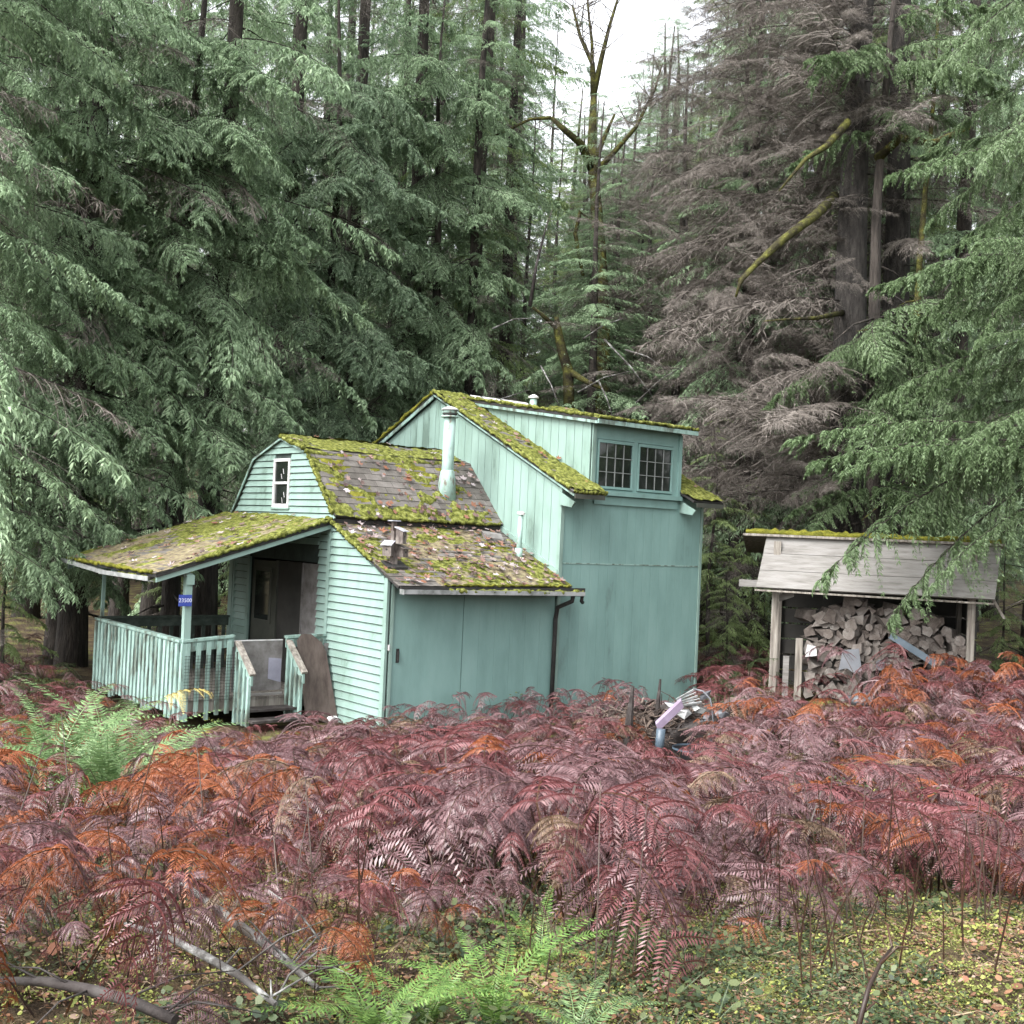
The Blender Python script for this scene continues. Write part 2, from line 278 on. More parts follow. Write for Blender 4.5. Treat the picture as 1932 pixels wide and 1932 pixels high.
# taller rear section
RZ=lambda y:5.38-.4626*abs(3.58-y)
tw=MB().prism([(3.205,-.0,-.3),(3.205,7.16,-.3),(3.205,7.16,RZ(7.16)-.07),(3.205,3.58,5.30),(3.205,0,RZ(0)-.07)],(.08,0,0)).build('wall',M_mint,cab)
y=.05
while y<7.1:
    y2=min(y+.2,7.12)
    if y<3.575<y2: y2=3.575
    zt=[RZ(y)-.075,RZ(y2-.008)-.075]
    def low(yy): return 2.1 if yy<1.6 else (3.0 if yy<5 else 2)
    zb=low(y)
    MB().prism([(3.178,y,zb),(3.178,y2-.009,zb),(3.178,y2-.009,zt[1]),(3.178,y,zt[0])],(.026,0,0)).build('wall_board',M_mint,tw); y=y2
tf=MB().box(3.22,6.46,.02,.09,-.3,3.66).build('wall',M_mint2,cab)
for (za,zb) in [(-.3,2.474),(2.482,3.64)]:
    x=3.25
    while x<6.44:
        x2=min(x+.2,6.44); MB().box(x,x2-.0022,-.006+random.uniform(-.001,.001),.016,za,zb).build('wall_board',M_mint2,tf); x=x2
MB().box(3.26,6.44,-.014,-.0075,2.468,2.486).build('seam_strip',M_mintw,tf)
MB().box(3.165,3.235,-.022,.045,-.3,3.70).build('corner_trim',M_mint,cab)
MB().box(6.445,6.50,-.022,.05,-.3,3.60).build('corner_trim',M_mint,cab)
MB().box(6.40,6.49,.05,7.1,-.3,3.7).build('wall',M_mint2,cab)
MB().prism([(6.40,0.1,3.6),(6.40,7.06,3.6),(6.40,3.58,5.28)],(.08,0,0)).build('wall',M_mint2,cab)
MB().box(3.29,6.4,7.06,7.14,-.3,3.6).build('wall',M_mint2,cab)
MB().box(0,3.2,4.95,5.03,-.3,2.95).build('wall',M_mint2,cab)
# ---- roofs
def roof(name,p,ex,ey,t=.03,m=M_dark):
    ex,ey=Vector(ex),Vector(ey); n=ex.cross(ey).normalized(); 
    if n.z<0:n=-n
    o=MB().slab(p,ex,ey,-n*t).build(name,m,cab); return o,Vector(p),ex,ey,n
def shingles(R,exp=.14,wid=.3,single=True,skip=None):
    o,p,ex,ey,n=R; W,H=ex.length,ey.length; a,b=ex.normalized(),ey.normalized(); rows=int(H/exp)+1; th=math.asin(.008/exp)
    def mesh(w,h):
        mb=MB(); mb.slab(Vector((0,0,0)),Vector((w-.006,0,0)),Vector((0,h,0)),Vector((0,0,.009))); return mb
    B=Matrix([[a.x,b.x,n.x],[a.y,b.y,n.y],[a.z,b.z,n.z]]); cache={}; allm=MB()
    for r in range(rows):
        y0=r*exp; h=min(exp+.02,H-y0); 
        if h<.03: continue
        x0=-(r%2)*wid/2-random.uniform(0,.03)
        while x0<W-.02:
            xa=max(x0,0); xb=min(x0+wid,W)
            if xb-xa>.03 and not(skip and skip(xa,y0)):
                key=(round(xb-xa,2),round(h,2)); lift=random.uniform(0,.003)
                base=p+a*xa+b*y0+n*(.002+lift)
                tilt=Matrix.Rotation(-th*1.0,3,'X') 
                if single:
                    if key not in cache: 
                        q=mesh(*key); me=bpy.data.meshes.new('shingle'); me.from_pydata(q.v,[],q.f); me.materials.append(M_shing); cache[key]=me
                    s=link('shingle',cache[key],o); s.matrix_basis=Matrix.Translation(base+n*.008-org(o))@(B@tilt@Matrix.Rotation(random.uniform(-.012,.012),3,'Z')).to_4x4()
                else:
                    mm=B@tilt; q=mesh(*key); allm.add([base+n*.008+mm@Vector(v) for v in q.v],q.f)
            x0+=wid
    if not single: tag(allm.build('shingles',M_shing,o),kind='stuff')
def moss(R,cover,step=.03,th=.05,seed=1,m=None,edge=None,name='moss',bias=None):
    """lumpy moss growing in patches over a roof; cover 0..1"""
    o,p,ex,ey,n=R; W,H=ex.length,ey.length; a,b=np.array(ex.normalized()),np.array(ey.normalized()); nn=np.array(n)
    nx,ny=int(W/step)+2,int(H/step)+2; xs=np.linspace(0,W,nx); ys=np.linspace(0,H,ny); X,Y=np.meshgrid(xs,ys)
    f=.62*fbm(X*1.9+9,Y*1.9+9,seed,4)+.38*fbm(X*7+3,Y*7+3,seed+5,3)
    f=f+(bias(X/W,Y/H) if bias else 0); q=np.quantile(f,1-cover) if cover<1 else f.min()-.1
    h=np.clip((f-q)*2.4,0,1)**.6*th*(.55+.75*fbm(X*14,Y*14,seed+8,3)); on=f>q
    jx=(vn(X*60,Y*60,seed+2)-.5)*step*.9; jy=(vn(X*60,Y*60,seed+3)-.5)*step*.9
    P=np.array(p)[None,None]+a*(X+jx)[...,None]+b*(Y+jy)[...,None]+nn*(h+np.where(on,.013,-.012))[...,None]-np.array(org(o))
    id_=np.arange(nx*ny).reshape(ny,nx); q4=np.stack([id_[:-1,:-1],id_[:-1,1:],id_[1:,1:],id_[1:,:-1]],-1)
    k=(on[:-1,:-1]|on[:-1,1:]|on[1:,1:]|on[1:,:-1]); q4=q4[k]
    ob=link(name,npmesh(name,P.reshape(-1,3),q4,[m or M_moss],smooth=True),o); tag(ob,kind='stuff'); return ob
def litter(R,count,seed,name='fallen_leaves',size=(.045,.10),label='curled brown and pale fallen maple leaves lying on the roof'):
    o,p,ex,ey,n=R; r=np.random.default_rng(seed); W,H=ex.length,ey.length; a,b=np.array(ex.normalized()),np.array(ey.normalized()); nn=np.array(n)
    star=[(0,-.5,0),(.55,-.35,.2),(.35,0,.05),(.6,.45,.3),(.18,.4,.05),(0,.8,.2),(-.18,.4,.05),(-.6,.45,.3),(-.35,0,.05),(-.55,-.35,.2)]
    V=[];Fc=[]
    for i in range(count):
        x,y=r.uniform(0,W),r.uniform(0,H)**1; s=r.uniform(*size); g=r.uniform(0,6.28); cu=r.uniform(-.2,1.1)
        c=np.array(p)+a*x+b*y+nn*r.uniform(.04,.085); tl=r.uniform(-.6,.6,2)
        n0=len(V)
        for (px,py,pz) in star:
            qx,qy=px*math.cos(g)-py*math.sin(g),px*math.sin(g)+py*math.cos(g)
            V.append(c+s*(a*qx+b*qy+nn*(pz*cu*1.6+.35*qx*tl[0]+.35*qy*tl[1])))
        V.append(c+nn*.004)
        Fc+=[(n0+10,n0+k,n0+(k+1)%10) for k in range(10)]
    return V,Fc
def mosslog(parent,a,b,r,seed,m,name='moss',n=60):
    a,b=Vector(a),Vector(b); rr=random.Random(seed); mb=MB()
    path=[a.lerp(b,i/n)+Vector((rr.uniform(-.01,.01),rr.uniform(-.012,.012),rr.uniform(-.012,.015))) for i in range(n+1)]
    mb.tube(path,[r*rr.uniform(.45,1.35) for _ in path],7); return tag(mb.build(name,m,parent,smooth=True),kind='stuff')
LEAFV,LEAFF=[],[]
def add_litter(R,count,seed,**k):
    V,Fc=litter(R,count,seed,**k); n=len(LEAFV); LEAFV.extend(V); LEAFF.extend([tuple(i+n for i in f) for f in Fc])
# lean-to
sl=Vector((0,1,.446)); R_lean=roof('lean_to_roof',(-.06,-.35,2.10),(3.23,0,0),sl*2.08)
shingles(R_lean); moss(R_lean,.50,.028,.035,3,bias=lambda x,y:.10*np.exp(-(x/.12)**2)-.25*((x<.2)&(y<.16))-.1*(y>.9)+.06*(y<.08),name='moss'); moss(R_lean,.72,.035,.016,31,M_duff,bias=lambda x,y:-.4*((x<.22)&(y<.17)),name='needle_duff')
moss(R_lean,.35,.03,.012,77,M_moss2); add_litter(R_lean,420,5)
mosslog(R_lean[0],(-.07,.35,2.43),(-.07,1.70,3.03),.035,61,M_moss); mosslog(R_lean[0],(.7,-.36,2.125),(3.1,-.36,2.125),.018,62,M_moss2)
# black board and gutter at the eave
MB().box(-.04,3.42,-.385,-.355,2.035,2.10).build('fascia',M_dark,cab)
gt=MB(); gt.slab((-.06,-.50,2.0),(3.38,0,-.02),(0,.11,0),(0,0,.006)); gt.slab((-.06,-.50,2.0),(3.38,0,-.02),(0,.006,0),(0,0,.07)); gt.box(-.066,-.06,-.5,-.39,2.0,2.07)
gt=gt.build('gutter',M_grime,cab)
mosslog(gt,(.75,-.47,2.05),(3.3,-.46,2.035),.032,1,M_moss)
MB().tube([(3.12,-.44,1.99),(3.12,-.42,1.90),(3.11,-.10,1.78),(3.11,-.06,1.6),(3.10,-.055,.1)],.035,8).build('downspout',M_dark,cab,smooth=True)
MB().tube([(3.30,-.45,1.99),(3.30,-.44,1.90),(3.36,-.40,1.88)],.03,8).build('gutter_outlet',M_dark,cab,smooth=True)
# flashing board where lean-to roof meets the tall wall
MB().slab((3.150,.0,2.285),(0,1.62,.723),(0,0,.085),(.027,0,0)).build('flashing_board',M_mint,cab)
# gambrel, lower and upper slopes
R_gl=roof('gambrel_roof',(-.07,1.47,3.045),(3.25,0,0),(0,.99,1.035)); R_gu=roof('gambrel_roof',(-.07,2.46,4.085),(3.25,0,0),(0,.86,.235))
shingles(R_gl); shingles(R_gu,single=False)
roof('gambrel_roof',(3.18,4.28,4.0),(-3.25,0,0),(0,-.96,.315)); roof('gambrel_roof',(3.18,5.10,2.98),(-3.25,0,0),(0,-.82,1.02))
moss(R_gl,.40,.028,.045,11,bias=lambda x,y:.16*np.exp(-(x/.06)**2)+.12*(y<.2)-.06*((x>.9))+.12*np.exp(-((x-.78)/.07)**2)+.16*(y>.93)); moss(R_gl,.3,.04,.012,41,M_moss2)
moss(R_gu,.93,.03,.055,12); add_litter(R_gl,110,6); add_litter(R_gu,16,7)
MB().slab((-.06,1.495,2.93),(3.22,0,0),(0,.02,0),(0,0,.085)).build('fascia',M_dark,cab)  # eave fascia coloured black for the shade under the gambrel overhang
MB().prism([(-.075,1.46,3.03),(-.075,2.45,4.07),(-.075,3.32,4.305),(-.075,4.28,3.98),(-.075,5.12,2.95),(-.075,5.095,2.94),(-.075,4.26,3.955),(-.075,3.32,4.275),(-.075,2.465,4.04),(-.075,1.485,3.01)],(.02,0,0)).build('rake_board',M_mintw,cab)
R_b=roof('gambrel_roof',(-.07,3.32,4.33),(3.25,0,0),(0,.12,-.04),.02); moss(R_b,1,.03,.05,13)
# porch roof: falls towards the front
ps=Vector((2.76,0,.86)); R_p=roof('porch_roof',(-2.76,1.58,2.13),(0,3.72,.06),ps,.045)
shingles((R_p[0],R_p[1],R_p[2],R_p[3],R_p[4]),single=False)
moss(R_p,.62,.03,.045,15,bias=lambda x,y:.16*(y-.4)+.12*np.exp(-(x/.05)**2)); moss(R_p,.95,.04,.014,51,M_duff,name='needle_duff'); add_litter(R_p,130,8)
mosslog(R_p[0],(-2.2,1.57,2.33),(-.02,1.57,3.01),.035,63,M_moss); mosslog(R_p[0],(-2.77,1.7,2.15),(-2.77,5.2,2.2),.03,64,M_moss2)
for yy in (1.60,5.24): MB().slab((-2.74,yy,2.02),(2.72,0,.845),(0,0,.115),(0,.035,0)).build('rafter_board',M_mint,cab)
for yy in (2.5,3.4,4.3): MB().slab((-2.70,yy,2.04),(2.68,0,.835),(0,0,.085),(0,.04,0)).build('rafter',M_mintw,cab)
MB().box(-2.33,-2.25,1.64,5.24,2.10,2.18).build('porch_beam',M_mintw,cab)
pg=MB(); pg.slab((-2.86,1.62,2.03),(0,1.9,.0),(.1,0,0),(0,0,.006)); pg.slab((-2.86,1.62,2.03),(0,1.9,0),(.006,0,0),(0,0,.07)); pg=pg.build('gutter',M_grime,cab)
MB().slab((-2.84,3.54,2.04),(-.05,1.62,.10),(.1,0,-.01),(0,0,.055)).build('gutter',M_grime,cab)
mosslog(pg,(-2.82,1.75,2.07),(-2.82,2.9,2.07),.03,2,M_moss,n=30)
mosslog(R_gl[0],(-.08,1.50,3.09),(-.08,2.45,4.10),.035,65,M_moss); mosslog(R_gu[0],(-.08,2.45,4.10),(-.08,3.32,4.34),.035,66,M_moss); mosslog(R_gl[0],(.3,1.455,3.05),(3.1,1.455,3.05),.03,67,M_moss)
# tall section main roof: strips each side of the dormer, far slope, dormer roof
L1=Vector((0,3.95,1.8273))
DX0,DX1=3.80,5.86
R_t1=roof('main_roof',(3.10,-.37,3.60),(DX0-3.10,0,0),L1); R_t2=roof('main_roof',(DX1,-.37,3.60),(6.62-DX1,0,0),L1)
R_t3=roof('main_roof',(3.10,7.55,3.56),(3.52,0,0),(0,-3.97,1.84)); 
moss(R_t1,.93,.03,.07,17); moss(R_t2,.93,.03,.06,18); shingles(R_t1,single=False); add_litter(R_t1,30,9); add_litter(R_t2,10,10)
MB().slab((3.10,-.37,3.535),(0,3.95,1.827),(0,0,.03),(.022,0,0)).build('rake_board',M_mintw,cab)
MB().slab((3.10,7.53,3.47),(0,-3.95,1.827),(0,0,.09),(.022,0,0)).build('rake_board',M_mintw,cab)
mosslog(R_t1[0],(3.09,-.3,3.66),(3.09,3.55,5.44),.035,68,M_moss); mosslog(R_t1[0],(3.1,-.38,3.61),(3.8,-.38,3.61),.03,69,M_moss)
mosslog(tw,(3.10,7.4,3.66),(3.10,3.62,5.42),.035,7,M_moss2)
for (xa,xb) in ((3.12,3.76),(5.92,6.60)): MB().box(xa,xb,-.39,-.372,3.50,3.575).build('soffit_board',M_door,cab)
for (xa,n_) in ((3.125,0),(5.90,1)): MB().prism([(xa,-.37,3.44),(xa,.0,3.61),(xa,.0,3.40),(xa,-.30,3.36)],(.03,0,0)).build('rafter_end',M_mint,cab)
# dormer
MB().prism([(DX0,-.02,3.62),(DX0,-.02,4.78),(DX0,3.4,5.27)],(.06,0,0)).build('dormer_wall',M_mint,cab)
dw=cab.children[-1]
def dz(y): return 4.775+.145*y
y=0.03
while y<3.3:
    y2=min(y+.2,3.3); zb0,zb1=RZ(y)+.02,RZ(y2)+.02
    if dz(y)-zb0>.03: MB().prism([(DX0-.024,y,zb0),(DX0-.024,y2-.009,RZ(y2)+.02),(DX0-.024,y2-.009,max(dz(y2),RZ(y2)+.03)),(DX0-.024,y,dz(y))],(.022,0,0)).build('wall_board',M_mint,dw)
    y=y2
MB().prism([(DX1-.06,-.02,3.62),(DX1-.06,-.02,4.78),(DX1-.06,3.4,5.27)],(.06,0,0)).build('dormer_wall',M_mint2,cab)
R_d=roof('dormer_roof',(DX0-.12,-.20,4.83),(DX1-DX0+.34,0,0),(0,3.78,.55),.05)
moss(R_d,.8,.035,.05,19); MB().box(DX0-.10,DX1+.2,-.225,-.203,4.74,4.81).build('fascia',M_mintw,cab)
MB().slab((DX0-.12,-.2,4.735),(0,3.75,.54),(0,0,.05),(.02,0,0)).build('rake_board',M_mintw,cab)
mosslog(R_d[0],(DX0-.1,-.21,4.85),(DX1+.2,-.21,4.85),.03,9,M_moss)
mosslog(R_d[0],(DX0-.12,-.1,4.87),(DX0-.12,3.3,5.37),.03,10,M_moss)
dfw=MB(); dfw.box(DX0,DX1,-.01,.06,3.62,3.70); dfw.box(DX0,DX1,-.01,.06,4.52,4.78); dfw.box(DX0,3.89,-.01,.06,3.70,4.52); dfw.box(4.73,4.82,-.01,.06,3.70,4.52); dfw.box(5.68,DX1,-.01,.06,3.70,4.52)
dfw.build('dormer_front',M_mint2,cab)
MB().box(DX0-.03,DX0+.045,-.035,-.012,3.6,4.74).build('corner_trim',M_mint,cab); MB().box(DX1-.05,DX1+.02,-.035,-.012,3.6,4.74).build('corner_trim',M_mint2,cab)
MB().box(DX0-.02,DX1+.01,-.09,-.012,3.60,3.675).build('sill',M_mint2,cab); MB().box(DX0+.05,DX1-.05,-.04,-.012,3.45,3.585).build('apron_board',M_mint2,cab)
for (xa,xb) in ((3.90,4.72),(4.83,5.67)):
    w=MB()
    for q in [(xa,xb,4.46,4.51),(xa,xb,3.71,3.75),(xa,xa+.03,3.75,4.46),(xb-.03,xb,3.75,4.46)]: w.box(q[0],q[1],-.03,-.0,q[2],q[3])
    w=w.build('window',M_mint2,cab); px=[xa+.03+(xb-xa-.06)*i/4 for i in range(5)]; pz=[3.75+.71*i/3 for i in range(4)]
    for i in range(4):
        for j in range(3): MB().box(px[i]+.003,px[i+1]-.003,.0,.006,pz[j]+.003,pz[j+1]-.003).build('pane',M_glass,w)
    for i in (1,2,3): MB().box(px[i]-.006,px[i]+.006,-.016,-.002,3.752,4.458).build('muntin',M_muntin,w)
    for j in (1,2): MB().box(xa+.031,xb-.031,-.019,-.0165,pz[j]-.006,pz[j]+.006).build('muntin',M_muntin,w)
# ridge cap
for (xa,xb,dy) in ((3.12,3.62,.0),(3.95,4.16,.01),(4.22,4.62,.0),(4.7,5.3,.01)):
    MB().prism([(xa,3.46,5.40),(xa,3.58,5.455),(xa,3.70,5.40),(xa,3.70,5.41),(xa,3.58,5.467),(xa,3.46,5.41)],(xb-xa,0,0)).build('ridge_cap',M_white,cab)
# flue pipe with cap
fl=MB().tube([(2.33,1.95,3.40),(2.33,1.95,4.80)],.10,18).build('flue_pipe',M_pipe,cab,smooth=True)
MB().tube([(2.33,1.95,3.35),(2.33,1.95,3.75),(2.33,1.95,3.90),(2.33,1.95,3.92)],[.17,.14,.115,.102],16).build('flashing_cone',M_pipe,fl,smooth=True)
MB().tube([(2.33,1.95,4.80),(2.33,1.95,4.83)],[.145,.145],18).build('collar_ring',M_pipe,fl,smooth=True)
MB().tube([(2.33,1.95,4.83),(2.33,1.95,4.87)],[.10,.13],16).build('vent_throat',M_dark,fl,smooth=True)
MB().tube([(2.33,1.95,4.87),(2.33,1.95,4.92)],[.125,.125],18).build('vent_band',M_pipe,fl,smooth=True)
MB().tube([(2.33,1.95,4.925),(2.33,1.95,4.95),(2.33,1.95,4.975),(2.33,1.95,4.99)],[.155,.13,.085,.02],18).build('cap_dome',M_white,fl,smooth=True)
vp=MB().tube([(2.87,.64,2.46),(2.87,.62,3.22)],.043,12).build('vent_pipe',M_pipe,cab,smooth=True)
MB().tube([(2.87,.64,2.46),(2.87,.64,2.68)],[.075,.06],12).build('pipe_boot',M_pipe,vp,smooth=True); MB().tube([(2.87,.62,3.22),(2.87,.62,3.23),(2.87,.61,3.26),(2.87,.61,3.27)],[.05,.07,.06,.03],8).build('pipe_cap',M_white,vp)
rv=MB().tube([(5.0,3.0,5.2),(5.0,3.0,5.47)],.07,12).build('roof_vent',M_pipe,cab,smooth=True); MB().tube([(5.0,3.0,5.48),(5.0,3.0,5.51),(5.0,3.0,5.55)],[.10,.10,.03],12).build('vent_cap',M_white,rv)
# ---- porch deck, steps, rails
PX0=-2.29
for i in range(15):
    xa=PX0+i*.153; MB().box(xa,xa+.146,1.66,5.02,.33,.36).build('deck_board',M_woodv,cab)
MB().box(PX0,0,1.66,1.70,.18,.325).build('deck_skirt',M_woodv,cab); MB().box(PX0,PX0+.04,1.7,5.0,.18,.325).build('deck_skirt',M_woodv,cab)
def rail_run(a,b,n,zt=(1.18,1.22),zb=.12,wd=.075,m=M_mintw,out=(0,-1)):
    a,b=Vector(a),Vector(b); d=(b-a); L=d.length; e=d.normalized(); o=Vector((out[0],out[1],0))
    r=MB().slab(a-o*.05+Vector((0,0,0)),d+Vector((0,0,zt[1]-zt[0])),o*.11,Vector((0,0,.035)))
    r.build('top_rail',m,cab)
    MB().slab(a-Vector((0,0,.14)),d+Vector((0,0,zt[1]-zt[0])),o*.03,Vector((0,0,.135))).build('rail_board',m,cab)
    for i in range(n):
        s=(i+.5)/n*L; p=a+e*(s-wd/2)+o*.032; p.z=zb+random.uniform(-.05,.05); h=a.z-.02+(zt[1]-zt[0])*s/L-p.z
        MB().slab(p,e*wd,o*.03,Vector((random.uniform(-.008,.008),random.uniform(-.008,.008),h))).build('baluster',m,cab)
rail_run((PX0,1.66,1.18),(PX0,5.03,1.18),23,out=(-1,0),wd=.082)
rail_run((PX0-.02,1.66,1.18),(-1.53,1.66,1.20),5,wd=.06)
rail_run((-.69,1.66,1.21),(-.03,1.66,1.22),4,wd=.06,zt=(1.21,1.22))
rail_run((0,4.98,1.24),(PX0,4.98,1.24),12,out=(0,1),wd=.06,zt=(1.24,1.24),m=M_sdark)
MB().slab((PX0-.03,1.60,.1),(.085,0,0),(0,.085,0),(0.0,0,1.06)).build('post',M_mintw,cab)
pp=MB().slab((PX0+.00,1.64,1.22),(.10,0,0),(0,.09,0),(.0,.02,.93)).build('post',M_mint,cab)
MB().box(PX0+.0,PX0+.115,1.625,1.638,1.99,2.13).build('bracket',M_mint,cab)
MB().slab((PX0+.01,4.93,1.2),(.05,0,0),(0,.05,0),(.0,0,.93)).build('post',M_mintw,cab)
MB().slab((PX0+.01,4.93,.0),(.06,0,0),(0,.06,0),(.0,0,1.2)).build('post',M_mintw,cab)
# stair rails that step down towards the yard
for xa in (-1.52,-.70):
    MB().slab((xa,1.63,1.16),(0,-.52,-.42),(.09,0,0),(0,-.02,.03)).build('stair_rail',M_woodv,cab)
    MB().slab((xa+.02,1.63,1.02),(0,-.52,-.42),(.035,0,0),(0,0,.135)).build('stair_rail_board',M_mint,cab)
    for k in range(4):
        yy=1.60-k*.135; zt=1.0-(1.63-yy)*.8; MB().box(xa+.0,xa+.04,yy-.06,yy,.02,zt+.06).build('stair_baluster',M_mintw,cab)
for k,(yy,zz) in enumerate(((1.40,.24),(1.14,.12))): MB().box(-1.50,-.66,yy-.14,yy+.14,zz-.035,zz).build('stair_tread',M_stick,cab)
MB().box(-1.48,-.72,1.63,1.66,.38,.415).build('threshold_strip',M_wood,cab)
# wire netting on the near rail
wn=MB()
for i in range(18): xx=PX0+.02+i*.045; wn.box(xx,xx+.004,1.575,1.579,.35,1.0)
for j in range(15): zz=.36+j*.045; wn.box(PX0,-1.5,1.570,1.574,zz,zz+.004)
tag(wn.build('wire_netting',M_dark,cab),kind='stuff')
# house number plate (fixed to the post)
sg=thing('number_plate','blue enamel house number plate fixed on the leaning porch post','sign',(PX0+.03,1.62,1.68))
MB().box(PX0-.11,PX0+.08,1.612,1.618,1.69,1.85).build('plate',M_sign,sg)
tx=bpy.data.curves.new('numerals','FONT'); tx.body='23500'; tx.size=.078; tx.extrude=.001; tx.align_x='CENTER'; tx.align_y='CENTER'
to=bpy.data.objects.new('tmp',tx); COL.objects.link(to); bpy.context.view_layer.update(); me=bpy.data.meshes.new_from_object(to); bpy.data.objects.remove(to)
me.materials.append(M_signw); nm=link('numerals',me,sg,(-.045,-.0105,.09)); nm.rotation_euler=(math.radians(90),0,0)
# fallen leaves of all roofs are one uncountable litter lying on them
me=bpy.data.meshes.new('fallen_leaves'); me.from_pydata([tuple(map(float,v)) for v in LEAFV],[],LEAFF); me.materials.append(M_leaf)
tag(link('fallen_leaves',me),'curled brown, rust and pale fallen maple leaves scattered over the mossy cabin roofs','leaves',kind='stuff')
# =================================================================== THINGS ABOUT THE CABIN
b=thing('plywood_sheet','dark brown plywood sheet with rounded top leaning on the porch rail beside the steps','board',(-.25,1.3,0))
MB().prism([(-.50,1.30,.10),(-.02,1.12,-.08),(-.10,1.46,.98),(-.16,1.50,1.14),(-.32,1.56,1.27),(-.48,1.57,1.27),(-.56,1.56,1.18)],(.008,.014,.0)).build('sheet',M_ply,b)
b=thing('broken_board','small triangular scrap of pale wood wedged between plywood sheet and cabin corner','board',(-.06,1.5,1.0))
MB().prism([(-.10,1.54,1.13),(.0-.02,1.54,1.13),(-.08,1.52,.80)],(0,.012,0)).build('scrap',M_greyply,b)
b=thing('gate_board','grey board closing the porch opening at the top of the steps','board',(-1.1,1.7,.4))
MB().box(-1.50,-.71,1.705,1.72,.44,1.17).build('sheet',M_greyply,b); MB().box(-1.50,-.71,1.70,1.725,1.171,1.187).build('edge_strip',M_white,b)
MB().prism([(-.93,1.70,.92),(-.72,1.70,.90),(-.72,1.70,.55),(-.93,1.70,.61)],(0,.004,0)).build('paper_notice',M_paper,b)
# birdhouse cluster on the lean-to roof
bx,by=.20,.21; bz=2.10+.446*(by+.35)
b=thing('birdhouse_cluster','cluster of three weathered birdhouses on one post standing on the lean-to roof','birdhouse',(bx,by,bz))
MB().box(bx-.04,bx+.045,by-.04,by+.04,bz-.02,bz+.52).build('post',M_bird,b)
MB().slab((bx-.16,by-.12,bz-.02),(.34,0,0),(0,.2,.09),(0,0,.025)).build('base_board',M_dark,b)
MB().box(bx-.03,bx+.035,by+.0,by+.05,bz+.52,bz+.66).build('post_top',M_ply,b); MB().box(bx-.07,bx+.08,by-.03,by+.09,bz+.66,bz+.675).build('top_board',M_tin,b)
def birdhouse(c,w,d,h,yaw,m=M_tin):
    c=Vector(c); R=Matrix.Rotation(yaw,3,'Z')
    f=lambda x,y,z:c+R@Vector((x,y,z))
    bd=MB().add([f(-w,-d,0),f(w,-d,0),f(w,d,0),f(-w,d,0),f(-w,-d,h),f(w,-d,h),f(w,d,h+.05),f(-w,d,h+.05)],[(0,1,2,3),(4,5,6,7),(0,1,5,4),(1,2,6,5),(2,3,7,6),(3,0,4,7)]).build('birdhouse_box',M_bird,b)
    q=[f(-w-.02,-d-.03,h+.002),f(w+.02,-d-.03,h+.002),f(w+.02,d+.02,h+.062),f(-w-.02,d+.02,h+.062)]
    MB().prism(q,(0,0,.012)).build('birdhouse_roof',m,bd)
    MB().tube([f(0,-d-.001,h*.62),f(0,-d-.004,h*.62)],.016,10).build('entrance_hole',M_blk,bd)
birdhouse((bx+.05,by-.10,bz+.34),.06,.055,.17,.5); birdhouse((bx-.12,by-.03,bz+.16),.065,.06,.15,-.9); birdhouse((bx+.11,by-.06,bz+.15),.06,.06,.11,.3,M_bird)
# stone slab lying at the top of the lean-to roof
st=MB().prism([(2.55,1.10,2.77),(2.86,1.02,2.73),(2.95,1.22,2.83),(2.62,1.32,2.87)],(0,0,.07)).build('stone_block',M_greyply); tag(st,'flat grey mossy block lying on the lean-to roof near the tall wall','stone')
# =================================================================== WOODSHED
TH=math.atan(.235); ee=np.array([math.cos(TH),-math.sin(TH)]); nn2=np.array([-math.sin(TH),-math.cos(TH)])   # along the front, out of the front (in u,v)
S0=np.array([4.42,20.5])
def SH(a,o,z):    # a along the front, o out towards the viewer
    q=S0+ee*a+nn2*o; x,y=UV(*q); return Vector((x,y,z))
gsh=float(ground(5.5,20.6))
shed=thing('woodshed','open grey timber woodshed with plank front flap and mossy roof','shed',SH(1.9,-.6,gsh))
def sbox(a0,a1,o0,o1,z0,z1,name,m,par=None,sm=0): 
    return MB().add([SH(a0,o0,z0),SH(a1,o0,z0),SH(a1,o1,z0),SH(a0,o1,z0),SH(a0,o0,z1),SH(a1,o0,z1),SH(a1,o1,z1),SH(a0,o1,z1)],[(0,1,2,3),(4,5,6,7),(0,1,5,4),(1,2,6,5),(2,3,7,6),(3,0,4,7)]).build(name,m,par or shed)
# flap: three wide planks falling outwards
ta,tb=(.06,0.0,3.02),(-.08,.42,2.16)
for k in range(3):
    f0,f1=k/3+.004,(k+1)/3-.004
    def fl_(f,a): return SH(a+(.06-.14*f),.0+.42*f,3.04-.88*f)
    p=[fl_(f0,0),fl_(f0,3.84),fl_(f1,3.84),fl_(f1,0)]
    MB().prism(p,(SH(0,.03,.02)-SH(0,0,0))).build('plank',M_wood,shed)
MB().prism([SH(-.10,.44,2.145),SH(3.74,.44,2.12),SH(3.74,.44,2.09),SH(-.10,.44,2.115)],SH(0,.03,0)-SH(0,0,0)).build('lower_rail',M_woodv,shed)
sr=MB().add([SH(-.35,.12,3.06),SH(3.95,.12,3.06),SH(3.95,-2.2,2.75),SH(-.35,-2.2,2.75),SH(-.35,.12,3.10),SH(3.95,.12,3.10),SH(3.95,-2.2,2.79),SH(-.35,-2.2,2.79)],[(0,1,2,3),(4,5,6,7),(0,1,5,4),(1,2,6,5),(2,3,7,6),(3,0,4,7)]).build('roof',M_woodv,shed)
mosslog(sr,SH(-.3,.05,3.12),SH(3.9,.05,3.11),.05,33,M_moss2); mosslog(sr,SH(-.3,-.1,3.13),SH(3.9,-.1,3.12),.07,34,M_moss2)
